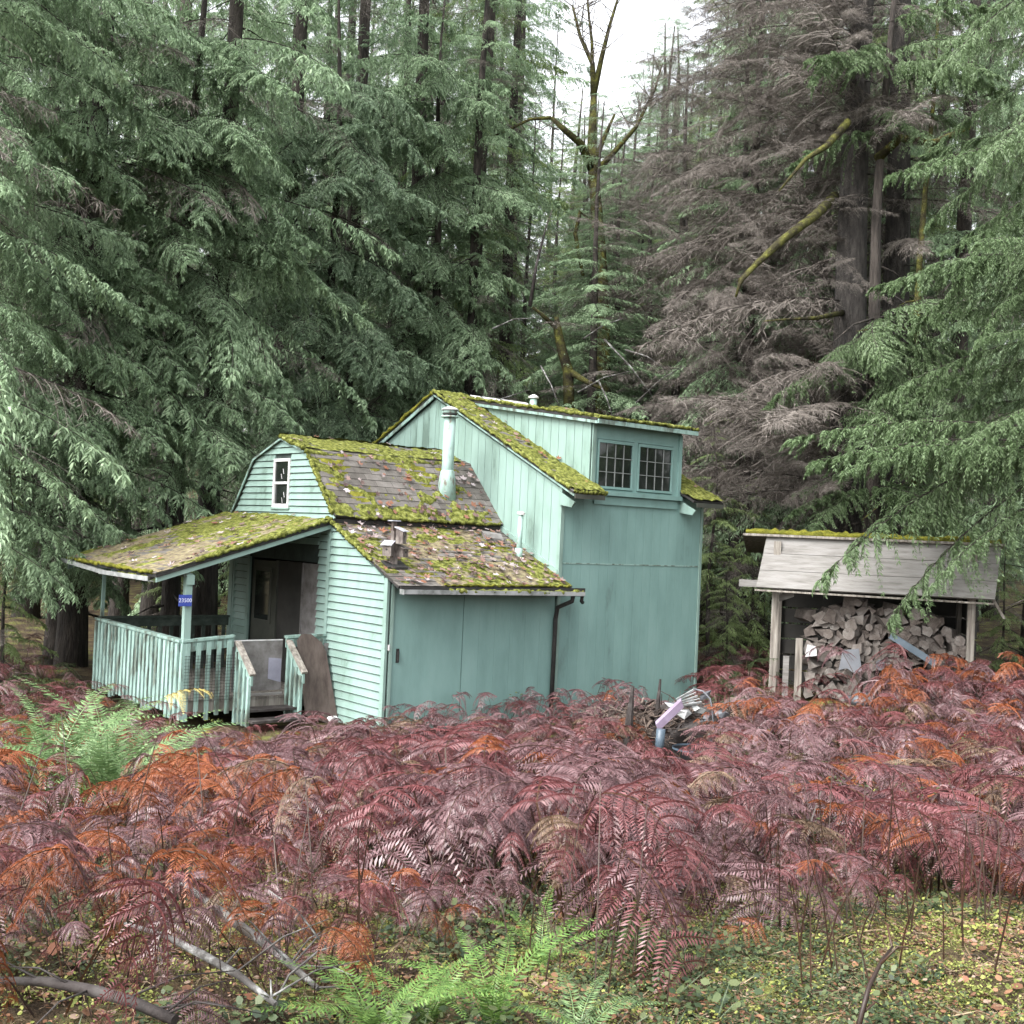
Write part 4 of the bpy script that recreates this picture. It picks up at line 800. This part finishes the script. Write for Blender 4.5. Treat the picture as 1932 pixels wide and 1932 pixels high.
for i in range(90):
    a,b_=rm_.choice([((1080,10),(1118,120)),((1165,0),(1135,110)),((1235,170),(1160,285)),((960,245),(1065,245)),((1105,-40),(1117,80)),((1250,120),(1200,240))]); t=rm_.random()
    x0,y0=a[0]+(b_[0]-a[0])*t,a[1]+(b_[1]-a[1])*t; g=rm_.uniform(-2.9,-.25); l=rm_.uniform(25,90)
    tw.tube([P(x0,y0,30.7),P(x0+l*.5*math.cos(g),y0+l*.5*math.sin(g)-4,30.5),P(x0+l*math.cos(g),y0+l*math.sin(g)-14,30.3)],[.016,.01,.004],4,False)
tag(tw.build('twigs',M_twig,mp),kind='stuff')
mp2=thing('broken_maple','leaning mossy broken maple stump limb behind the tall roof','tree',tuple(Vector((*UV((1060-966)/F*27.5,27.5),.5))))
limb(mp2,[P(1075,800,27.5),P(1072,700,27.5),P(1060,660,27.5),P(1052,620,27.5),P(1050,598,27.5)],[.14,.13,.12,.10,.05],M_mossbark,'trunk')
limb(mp2,[P(1072,700,27.5),P(1110,722,27.2),P(1140,735,27)],[.09,.06,.03],M_mossbark); limb(mp2,[P(1055,625,27.5),P(1030,600,27.3),P(1005,580,27)],[.06,.05,.03],M_mossbark)
limb(mp2,[P(1000,578,27),P(1012,500,27),P(1030,430,27),P(1042,395,27)],[.05,.035,.02,.01],M_stick); 
for (a,b_,c,d) in [(880,790,1000,735),(1020,690,1060,780),(1130,720,1160,800),(1140,640,1240,760),(1180,660,1260,700),(1090,740,1190,700),(1200,760,1290,690),(930,620,1010,600),(1100,640,1180,600)]:
    limb(mp2,[P(a,b_,26.8),P((a+c)/2,(b_+d)/2-8,26.6),P(c,d,26.5)],[.022,.016,.006],M_lich,'dead_branch')
# =================================================================== BRACKEN AND OTHER FERNS
def bracken(seed,stem=.55,blade=.62,npin=8,npn=19,m=None,lo=False):
    r=np.random.default_rng(seed); V=[];Q=[];MI=[];c=0
    def addq(a,b,c_,d,mi):
        nonlocal c
        V.append(np.stack([a,b,c_,d],1).reshape(-1,3)); k=len(a); Q.append(np.arange(c,c+4*k).reshape(k,4)); MI.append(np.full(k,mi)); c+=4*k
    lean=r.uniform(.05,.55); r1=r.uniform(.12,.45); r2=r.uniform(.35,.75); sw=r.uniform(-.25,.25)
    def P_(s):   # s from 0 (root) through 1 (start of blade) to 2 (tip)
        s=np.asarray(s,float); a=np.clip(s,0,1); b=np.clip(s-1,0,1)
        x=lean*stem*a*a+blade*(b-.12*b*b); z=stem*a+blade*(r1*b-r2*b*b)
        return np.stack([x,sw*blade*b*b+.04*np.sin(s*2+seed),z],-1)
    ss=np.concatenate([np.linspace(0,1,5),np.linspace(1.1,2,8)]); p=P_(ss); w=.0065*(1-.4*ss)[:,None].clip(.25)
    for up in (np.array([0,1.,0]),np.array([.7,0,.7])): addq(p[:-1]-up*w[:-1],p[1:]-up*w[1:],p[1:]+up*w[1:],p[:-1]+up*w[:-1],1)
    b=np.linspace(.02,.97,npin); st=P_(1+b); tn=nrm(P_(1+b+.02)-st)
    for s in (1,-1):
        gone=r.uniform(0,1,npin)<.14
        ln=blade*.40*(1-b)**.75*r.uniform(.65,1.15,npin)+.02; d=nrm(np.array([0,s,0])*.88+tn*.42+np.stack([0*b,0*b,r.uniform(-.05,.2,npin)],-1))
        dr=r.uniform(.2,.9,npin); k=np.maximum(5,(npn*(1-b*.6)).astype(int))
        for i in range(npin):
            if gone[i]: continue
            tau=np.linspace(.06,.98,k[i]); q=st[i]+d[i]*(ln[i]*tau)[:,None]; q[:,2]-=dr[i]*ln[i]*tau**2; q+=tn[i]*(r.uniform(-.35,.35)*ln[i]*tau**2)[:,None]; qa=np.concatenate([[st[i]],q[:-1]])
            t2=nrm(q-qa); up=np.array([0,0,.0035]); addq(qa-up,q-up,q+up,qa+up,0)
            nn_=np.cross(t2,nrm(np.cross(tn[i],d[i])*s)); 
            pl=.058*(1-tau)**.6*(ln[i]/(blade*.5))**.5+.005
            for e in (1,-1):
                pd=nrm(nn_*e+t2*.35+r.normal(0,.07,q.shape)+np.array([0,0,-.16])); wv=t2*(ln[i]/k[i]*.33)
                mid=q+pd*(pl*.5)[:,None]; tip=q+pd*pl[:,None]+np.array([0,0,-1])*(pl*.16)[:,None]
                if lo: addq(q-wv*.8,q+wv*.8,tip+wv*.3,tip-wv*.3,0)
                else: addq(q-wv*.5,mid-wv,tip,mid+wv,0)
    return np.concatenate(V),np.concatenate(Q),np.concatenate(MI)
BRP=[bracken(i,stem=[.5,.62,.42,.55,.48][i],blade=[.60,.68,.78,.55,.64][i],npin=9+i%3) for i in range(5)]
BRP+=[bracken(30+i,stem=[.5,.62,.42,.55,.48][i],blade=[.5,.58,.68,.45,.54][i],npin=8+i%2) for i in range(5)]
BRM={}
for mn,m in (('mar',M_brmar),('pur',M_brpur),('org',M_brorg),('yel',M_bryel),('brn',M_brbrn)):
    BRM[mn]=[]
    for (v,q,mi) in BRP:
        a=q[mi==1]; b_=q[mi==0]
        def sub(qq,nm,mm): 
            ids=np.unique(qq); mp_=np.zeros(len(v),int); mp_[ids]=np.arange(len(ids)); return npmesh(nm,v[ids],mp_[qq],[mm])
        BRM[mn].append((sub(a,'stem',M_stipe),sub(b_,'blade',m)))
def hmax(v,px=900): return (2.89-.172*v)
pts=[]
rf=random.Random(21); cells={}
def near_(u,v): return [q for i in (-1,0,1) for j in (-1,0,1) for q in cells.get((int(u*3+90)+i,int(v*3)+j),())]
for _ in range(140000):
    v=rf.uniform(3.9,17.2); px=rf.uniform(-80,2010); u=(px-966)/F*v; x,y=UV(u,v)
    if -2.75<x<6.7 and y>-.15 and v<27: continue
    if y>1.2 and -2.9<x<0: continue
    gy=1009+(2.89-float(ground(u,v)))/v*F+ (px-966)*.044      # where the root shows
    # clearing in the lower right, hole with branches lower left
    if px>1180 and v<6.1+.5*math.sin(px/90)+rf.uniform(-.5,.4): continue
    if 900<px<=1180 and v<5.6+rf.uniform(-.2,.5): continue
    if 640<px<=900 and v<4.6: continue
    if 290<px<640 and v<6.5+rf.uniform(-.3,.3) and rf.random()<.975: continue
    if 45<px<345 and 8.7<v<12.5: continue
    if 80<px<330 and 7.2<v<=8.7 and rf.random()<.6: continue
    if px<200 and v>12.5 and rf.random()<.5: continue
    if 1440<px<1830 and v>16.5: continue
    if 1232<px<1385 and v>13.6: continue
    if -2.0<x<.4 and -.2<y<1.7: continue
    pn=float(fbm(u*.9+40,v*.9+40,31,3)); edge=6.6 if px>1180 else 4
    if rf.random()>np.clip((pn-.39)/.09+(0 if px>1150 or v<6.5 else .3),.04,1): continue
    if px>1180 and v<8.6 and rf.random()>max(.02,(v-6.6)/2.6)*(.5+pn): continue
    dmin=.075+.0065*v
    if any((u-a)**2+(v-b_)**2<dmin*dmin for a,b_,_,_ in near_(u,v)): continue
    pts.append((u,v,px,gy)); cells.setdefault((int(u*3+90),int(v*3)),[]).append(pts[-1])
    if len(pts)>4200: break
def colour(px,v,r):
    o=.07
    if px<620 and 7.2<v<10: o=.6
    if px<260 and v>8.5: o=.6
    if px<900 and v<6: o=.3
    if px>1350 and v>8.5: o=.15
    if px<130 and 8<v<9.6: o=.8
    if 170<px<540 and 6.7<v<7.8: o=.62
    if 600<px<930 and v<5.6: o=.4
    k=r.random()
    cz=float(fbm(px*.006,v*.5,71,2))
    if k>.94: return 'brn'
    return 'org' if k<o else ('pur' if k<o+(.75 if cz>.5 else .2) else 'mar')
LABS={'brn':'dull brown withered bracken frond in the %s','mar':'maroon brown bracken frond in the %s','pur':'dusky purple brown bracken frond in the %s','org':'rusty orange bracken frond in the %s'}
def zone(px,v):
    return 'near left patch' if v<6.8 and px<700 else ('near middle patch' if v<8.5 and px<1250 else ('right hand patch' if px>=1250 else ('left patch below the porch' if px<650 else 'middle patch below the cabin door')))
pts.sort(key=lambda p:p[1]); far=[]
def height(u,v,z,r):
    px=u/v*F+966; hm=2.89-(.172 if px>620 else .185)*v-z
    if 50<px<330 and 7<v<10: hm=2.89-.222*v-z
    if v<6.8 and px<640: hm=min(hm,2.89-.27*v-z+.12)
    if v<7.4 and px>1180: hm=min(hm,.25+.25*(v-5))
    if v<6.4 and 640<=px<960: hm=min(hm,2.89-.30*v-z+.1)
    if v>11.5: hm+=.22*min(1,(v-11.5)/2)
    if 1080<px<1245 and v>13.3: hm=.45+.42*(px-1080)/165
    if 1225<px<1385 and v>11: hm=2.89-v*.176-z-.04
    if px>=1385 and v>13: hm=.95
    if v<7: hm=min(hm,.85)
    return max(.24,min(.9,hm*r.uniform(.5,1.0)))
for i,(u,v,px,gy) in enumerate(pts):
    z=float(ground(u,v)); k=rf.randrange(10); h=height(u,v,z,rf); s=h/[.55,.67,.50,.60,.53][k%5]; s=min(max(s,.62),1.45)
    cn=colour(px,v,rf); q_=rf.uniform(.5,1.05)*(1 if v>5.5 else .8); sc=(s*q_,s*q_*rf.uniform(.85,1.15),h/[.55,.67,.50,.60,.53][k%5]); az=rf.uniform(0,6.28)
    if rf.random()<.45: az=AZF+rf.uniform(-1.2,1.2)
    if i<290:
        o=thing('bracken_fern',LABS[cn]%zone(px,v),'fern',(*UV(u,v),z-.02),'bracken fronds of the '+zone(px,v)); o.rotation_euler=(rf.uniform(-.4,.4),rf.uniform(-.3,.5),az); o.scale=sc
        sm,bm=BRM[cn][k]; link('stem',sm,o); link('blade',bm,o)
    else: far.append((*UV(u,v),z-.02,rf.uniform(-.4,.4),rf.uniform(-.3,.5),az,*sc,['mar','pur','org','grn','brn'].index(cn)*10+k))
# scatter helper: one object that repeats prototypes over points (only for what nobody could count)
def scatter(name,rows,protos,label,cat=None):
    A=np.array(rows,float); me=bpy.data.meshes.new(name); me.vertices.add(len(A)); me.vertices.foreach_set('co',A[:,:3].astype(np.float32).ravel())
    for nm,c0 in (('rot',3),('scl',6)):
        at=me.attributes.new(nm,'FLOAT_VECTOR','POINT'); at.data.foreach_set('vector',A[:,c0:c0+3].astype(np.float32).ravel())
    at=me.attributes.new('pick','INT','POINT'); at.data.foreach_set('value',A[:,9].astype(np.int32))
    pc=bpy.data.collections.new(name+'_source')
    for i,pm in enumerate(protos):
        q=bpy.data.objects.new('%s_%03d'%(name,i),pm); pc.objects.link(q)
    ng=bpy.data.node_groups.new(name,'GeometryNodeTree'); ng.interface.new_socket('Geometry',in_out='INPUT',socket_type='NodeSocketGeometry'); ng.interface.new_socket('Geometry',in_out='OUTPUT',socket_type='NodeSocketGeometry')
    N=ng.nodes; gi=N.new('NodeGroupInput'); go=N.new('NodeGroupOutput'); ci=N.new('GeometryNodeCollectionInfo'); ci.inputs['Collection'].default_value=pc; ci.inputs['Separate Children'].default_value=True; ci.inputs['Reset Children'].default_value=True
    ip=N.new('GeometryNodeInstanceOnPoints'); ip.inputs['Pick Instance'].default_value=True
    def na(nm,t):
        q=N.new('GeometryNodeInputNamedAttribute'); q.data_type=t; q.inputs['Name'].default_value=nm; return q.outputs['Attribute']
    L=ng.links; L.new(gi.outputs[0],ip.inputs['Points']); L.new(ci.outputs[0],ip.inputs['Instance']); L.new(na('pick','INT'),ip.inputs['Instance Index']); L.new(na('rot','FLOAT_VECTOR'),ip.inputs['Rotation']); L.new(na('scl','FLOAT_VECTOR'),ip.inputs['Scale']); L.new(ip.outputs[0],go.inputs[0])
    o=link(name,me); md=o.modifiers.new('scatter','NODES'); md.node_group=ng; tag(o,label,cat,kind='stuff'); return o
def joined(pr):   # stem+blade in one mesh
    out=[]
    for m in (M_brmar,M_brpur,M_brorg,M_gleaf,M_brbrn):
        for (v,q,mi) in BRP: out.append(npmesh('frond',v,q,[m,M_stipe],mi))
    return out
for _ in range(260):
    x=rf.uniform(-.4,4.4); y=-rf.uniform(.15,2.2); k=rf.randrange(10); q=rf.uniform(.6,1.05); far.append((x,y,GZ(x,y)-.02,rf.uniform(-.4,.4),rf.uniform(-.3,.5),rf.uniform(0,6.28),q*.7,q*.7,q,rf.choice([0,1,1])*10+k))
for _ in range(110):
    v=rf.uniform(17.6,19.4); px=rf.uniform(1660,1960); u=(px-966)/F*v; x,y=UV(u,v); k=rf.randrange(10); q=rf.uniform(1.1,1.9)
    far.append((x,y,float(ground(u,v))-.02,rf.uniform(-.4,.4),rf.uniform(-.3,.5),rf.uniform(0,6.28),q*.7,q*.7,q,rf.choice([0,1,1,0,2])*10+k))
for _ in range(130):
    v=rf.uniform(14.5,17.6); px=rf.uniform(1390,1960); u=(px-966)/F*v; x,y=UV(u,v); k=rf.randrange(10); q=rf.uniform(.9,1.4)
    far.append((x,y,float(ground(u,v))-.02,rf.uniform(-.4,.4),rf.uniform(-.3,.5),rf.uniform(0,6.28),q*.7,q*.7,q,rf.choice([0,1,2,0])*10+k))
for _ in range(1500):
    v=rf.uniform(15,26); px=rf.choice([rf.uniform(-80,180),rf.uniform(-80,450),rf.uniform(1340,1450),rf.uniform(1870,2000)]); u=(px-966)/F*v; x,y=UV(u,v)
    if -2.75<x<6.7 and y>-.15: continue
    if px>1300 and v<18: continue
    k=rf.randrange(10); q=rf.uniform(.5,1.0); far.append((x,y,float(ground(u,v))-.02,rf.uniform(-.4,.4),rf.uniform(-.3,.5),rf.uniform(0,6.28),q,q,q,rf.choice([0,0,1,3])*10+k))
scatter('bracken_thicket',far,joined(None),'dense thicket of dead red brown bracken farther off in front of the cabin','bracken')
# straw coloured frond beside the porch
for (px,v,s,lb) in ((345,8.0,.62,'bright yellow fern frond low in the left bracken'),(690,6.9,.5,'small yellow fern frond among bracken left of centre'),(300,14.2,1.25,'pale yellow fern frond standing against the porch balusters'),(368,13.9,.6,'small pale yellow frond below the porch corner post')):
    u=(px-966)/F*v; o=thing('bracken_fern',lb,'fern',(*UV(u,v),float(ground(u,v)))); o.rotation_euler=(0,0,AZL+3.14+.5); o.scale=(s*.8,s*.8,s); link('stem',BRM['yel'][1][0],o); link('blade',BRM['yel'][1][1],o)
# sword ferns
def sword(seed,L=.8,n=38,w=.062):
    r=np.random.default_rng(seed); V=[];Q=[];c=0
    def addq(*a):
        nonlocal c
        V.append(np.stack(a,1).reshape(-1,3)); k=len(a[0]); Q.append(np.arange(c,c+4*k).reshape(k,4)); c+=4*k
    P_=lambda t:np.stack([L*(.35*t+.45*t*t),0*t,L*(.95*t-.55*t*t)],-1)
    t=np.linspace(0,1,n+1); p=P_(t); up=np.array([0,.004,0])*(1.2-t)[:,None]; addq(p[:-1]-up[:-1],p[1:]-up[1:],p[1:]+up[1:],p[:-1]+up[:-1])
    q=p[3:]; tt=t[3:]; tn=nrm(p[3:]-p[2:-1]); ln=w*np.sin(np.clip(tt,.0,1)**.7*math.pi)**.6+.008
    nu_=nrm(np.cross(tn,[0,1.,0]))
    for s in (1,-1):
        d=nrm(np.array([0,s,0])+tn*.25+r.normal(0,.08,q.shape)+nu_*(-.15)); wv=tn*(L/n*.30); mid=q+d*(ln*.5)[:,None]; tip=q+d*ln[:,None]+tn*(ln*.2)[:,None]; addq(q-wv*.6,mid-wv,tip,mid+wv)
    return np.concatenate(V),np.concatenate(Q)
SWM=[[npmesh('frond',*sword(i),[m]) for i in range(3)] for m in (M_sword,M_swordp)]
def swordfern(px,v,s,nf,label,mi=0,tilt=0):
    u=(px-966)/F*v; o=thing('sword_fern',label,'fern',(*UV(u,v),float(ground(u,v))-.02)); o.scale=(s,s,s*(1.2 if s>1.3 else 1))
    for i in range(nf):
        f=link('frond',SWM[mi][i%3],o); f.rotation_euler=(rf.uniform(-.15,.15),rf.uniform(-.35,.35),i*6.283/nf+rf.uniform(-.2,.2)); q=rf.uniform(.75,1.15); f.scale=(q,q,q)
for a in [(760,4.0,.72,14,'bright green sword fern at the bottom edge left of centre',0),(850,4.15,.6,10,'second green sword fern at the bottom edge, just right of the left one',0),(975,4.15,.72,9,'green sword fern at the bottom edge with upright fronds',0),(1130,4.1,.55,10,'pale sword fern at the bottom edge right of centre',1),
    (240,9.9,1.75,24,'large pale green sword fern in the left clearing below the porch',1),(120,10.3,1.6,22,'green sword fern at the left, beside the large pale one',1),(190,9.3,.8,12,'low dark green sword fern in front of the large pale one',0),
    (75,9.5,1.3,16,'sword fern at the left edge of the pale green clump',1),(180,10.9,1.5,18,'pale sword fern at the back of the clump nearest the porch rail',1),(285,9.4,1.3,16,'pale sword fern at the right front of the left clump',1),(325,11.0,1.35,16,'green sword fern nearer the porch rail corner',1),(40,14.5,1.0,12,'sword fern at the far left edge below the trees',0),(120,16,1.0,12,'sword fern at the left end of the porch rail',1),(1060,5.1,.6,9,'small upright sword fern among brambles in the bottom middle',0),(660,8.4,.6,9,'small sword fern half hidden among bracken left of centre',1),(1400,19,.9,10,'sword fern between tall wall and woodshed',1)]: swordfern(*a)
# ---- low growth
def leafmesh(name,m,n,size,seed,spread=.06,hgt=.05,shape='oval',flat=.5):
    r=np.random.default_rng(seed); V=[];Fq=[]
    for i in range(n):
        g=r.uniform(0,6.28); s=size*r.uniform(.6,1.2); c=np.array([r.normal(0,spread),r.normal(0,spread),r.uniform(.2,1)*hgt]); d=np.array([math.cos(g),math.sin(g),r.uniform(-flat,flat)]); e=np.array([-math.sin(g),math.cos(g),r.uniform(-flat,flat)])
        k=len(V); wd=.36 if shape=='oval' else .022
        V+=[c,c+d*s*.35-e*s*wd,c+d*s*.75-e*s*wd*.8,c+d*s,c+d*s*.75+e*s*wd*.8,c+d*s*.35+e*s*wd]; Fq+=[(k,k+1,k+2,k+3),(k,k+3,k+4,k+5)]
    return npmesh(name,np.array(V),np.array(Fq),[m])
pro=[leafmesh('green_leaf_sprig',M_gleaf,9,.055,1),leafmesh('green_leaf_sprig',M_gleaf,14,.04,2,.09,.09),leafmesh('yellow_leaf_sprig',M_yleaf,6,.04,3),leafmesh('litter_leaf',M_litter,3,.085,4,.05,.015,flat=.25),
     leafmesh('grass_tuft',M_straw,9,.13,5,.03,.05,'thin',.9),leafmesh('litter_leaf',M_litter,4,.06,6,.06,.02),leafmesh('green_leaf_sprig',M_gleaf,18,.07,7,.14,.22),leafmesh('grass_tuft',M_gleaf,12,.13,8,.03,.04,'thin',1.2),leafmesh('moss_sprig',M_msp,26,.018,9,.05,.02,flat=.9),leafmesh('twig_litter',M_stipe,5,.30,10,.05,.03,'thin',.12),leafmesh('litter_leaf',M_leaf,1,.13,11,.01,.05,flat=.4)]
rows=[]
r6=np.random.default_rng(66)
def rowset(n,v0,v1,p0,p1,w):
    vv=v0+(v1-v0)*r6.uniform(0,1,n)**.8; pp=r6.uniform(p0,p1,n); uu=(pp-966)/F*vv; zz=ground(uu,vv)
    for u,v,z in zip(uu,vv,zz):
        x,y=UV(u,v)
        if -2.3<x<6.5 and y>0: continue
        k=r6.choice(9,p=w); nn1=float(fbm(u*1.3+9,v*1.3+9,55,3))
        if nn1>.52 and k in (0,1,6,7): k=int(r6.choice([8,3,5,9,8]))
        if nn1>.60 and r6.uniform()<.35: continue
        if nn1<.40 and k in (3,8): k=int(r6.choice([0,1,8,5]))
        if r6.uniform()<.06: k=9
        if r6.uniform()<.012: k=10
        s=.8*(r6.uniform(.2,.5) if r6.uniform()<.9 else r6.uniform(.5,.8))*(1.7 if k in (4,7,8) else 1)
        rows.append((x,y,z+.005,r6.uniform(-.3,.3),r6.uniform(-.3,.3),r6.uniform(0,6.28),s,s,s,k))
W_=lambda *a:np.array(a,float)/sum(a)
rowset(26000,3.7,9,1000,2050,W_(8,8,6,20,9,20,2,7,26))
rowset(15000,3.7,8.5,-80,1000,W_(16,16,8,14,10,10,8,10,8))
rowset(5200,8,18,-80,2050,W_(16,16,6,12,12,14,10,8,4))
rowset(2600,8,16,1380,2000,W_(14,16,10,4,4,4,26,4,2))
for i_ in range(len(rows)-2600,len(rows)): q=rows[i_]; kk=r6.uniform(.9,1.5); rows[i_]=q[:2]+(q[2]+r6.uniform(0,.55),)+q[3:6]+(kk*q[6],kk*q[7],kk*q[8],q[9])
rowset(900,18,30,-80,2050,W_(10,10,3,16,6,20,20,8,4))
scatter('ground_cover',rows,pro,'low green leaves, yellow sprigs, dry grass and leaf litter covering the clearing','ground cover')
# thin bare bracken stalks standing in the clearing
stk=MB()
for i in range(150):
    px=rf.uniform(1150,1950) if i<95 else rf.uniform(0,1100); v=rf.uniform(4.6,8.2) if px>1150 else rf.uniform(4.4,7); u=(px-966)/F*v; x,y=UV(u,v); z=float(ground(u,v)); l=rf.uniform(.25,.8); g=rf.uniform(0,6.28); t=rf.uniform(.05,.5)*l
    stk.tube([(x,y,z-.02),(x+t*.4*math.cos(g),y+t*.4*math.sin(g),z+l*.55),(x+t*math.cos(g),y+t*math.sin(g),z+l)],[.0045,.004,.002],4,False)
tag(stk.build('dead_stalks',M_stipe),'thin dark dead bracken stalks standing in the clearing','stalks',kind='stuff')
# fallen branches
def onground(px,v,h=0): u=(px-966)/F*v; x,y=UV(u,v); return Vector((x,y,float(ground(u,v))+h))
def branch(label,pts,rads,m,twigs=6,seed=0):
    o=thing('fallen_branch',label,'branch',pts[0]); P_=[Vector(p) for p in pts]
    MB().tube(P_,rads,8).build('stem',m,o,True); q=random.Random(seed)
    for i in range(twigs):
        k=q.randrange(len(P_)-1); p=P_[k].lerp(P_[k+1],q.random()); d=Vector((q.uniform(-1,1),q.uniform(-1,1),q.uniform(-.1,.45))).normalized()*q.uniform(.12,.38)
        MB().tube([p,p+d*.5+Vector((0,0,.03)),p+d],[.0045,.003,.0015],5).build('twig',m,o,True)
branch('long pale lichen spotted branch slanting down through the left foreground',[P(330,1655,5.6),P(390,1700,5.5),P(450,1745,5.3),P(520,1795,5.1),P(565,1835,4.9),P(600,1865,4.8)],[.009,.015,.019,.017,.013,.009],M_lich,6,1)
branch('second grey branch below the long pale one in the left foreground',[P(235,1742,4.9),P(310,1765,4.8),P(380,1800,4.7),P(450,1840,4.6),P(520,1895,4.45)],[.006,.011,.015,.013,.009],M_lich,5,2)
branch('thick dark branch lying along the bottom left edge',[P(0,1850,4.6),P(90,1852,4.5),P(180,1870,4.4),P(250,1890,4.3),P(330,1925,4.2)],[.012,.017,.02,.018,.018],M_stick,7,3)
branch('thin dark bramble cane rising at the bottom right',[P(1620,1935,4.1),P(1640,1860,4.2),P(1665,1810,4.3),P(1685,1785,4.35)],[.009,.008,.006,.003],M_stipe,3,4)
branch('thin arching pale twig in the left foreground',[P(510,1910,4.5),P(545,1840,4.6),P(600,1795,4.7),P(660,1775,4.8)],[.004,.004,.004,.002],M_lich,1,5)
print('TRIS',sum(sum(len(p.vertices)-2 for p in m.polygons) for m in bpy.data.meshes if len(m.polygons)<400000),'objs',len(bpy.data.objects),'logs',nlog,'ferns',len(pts))
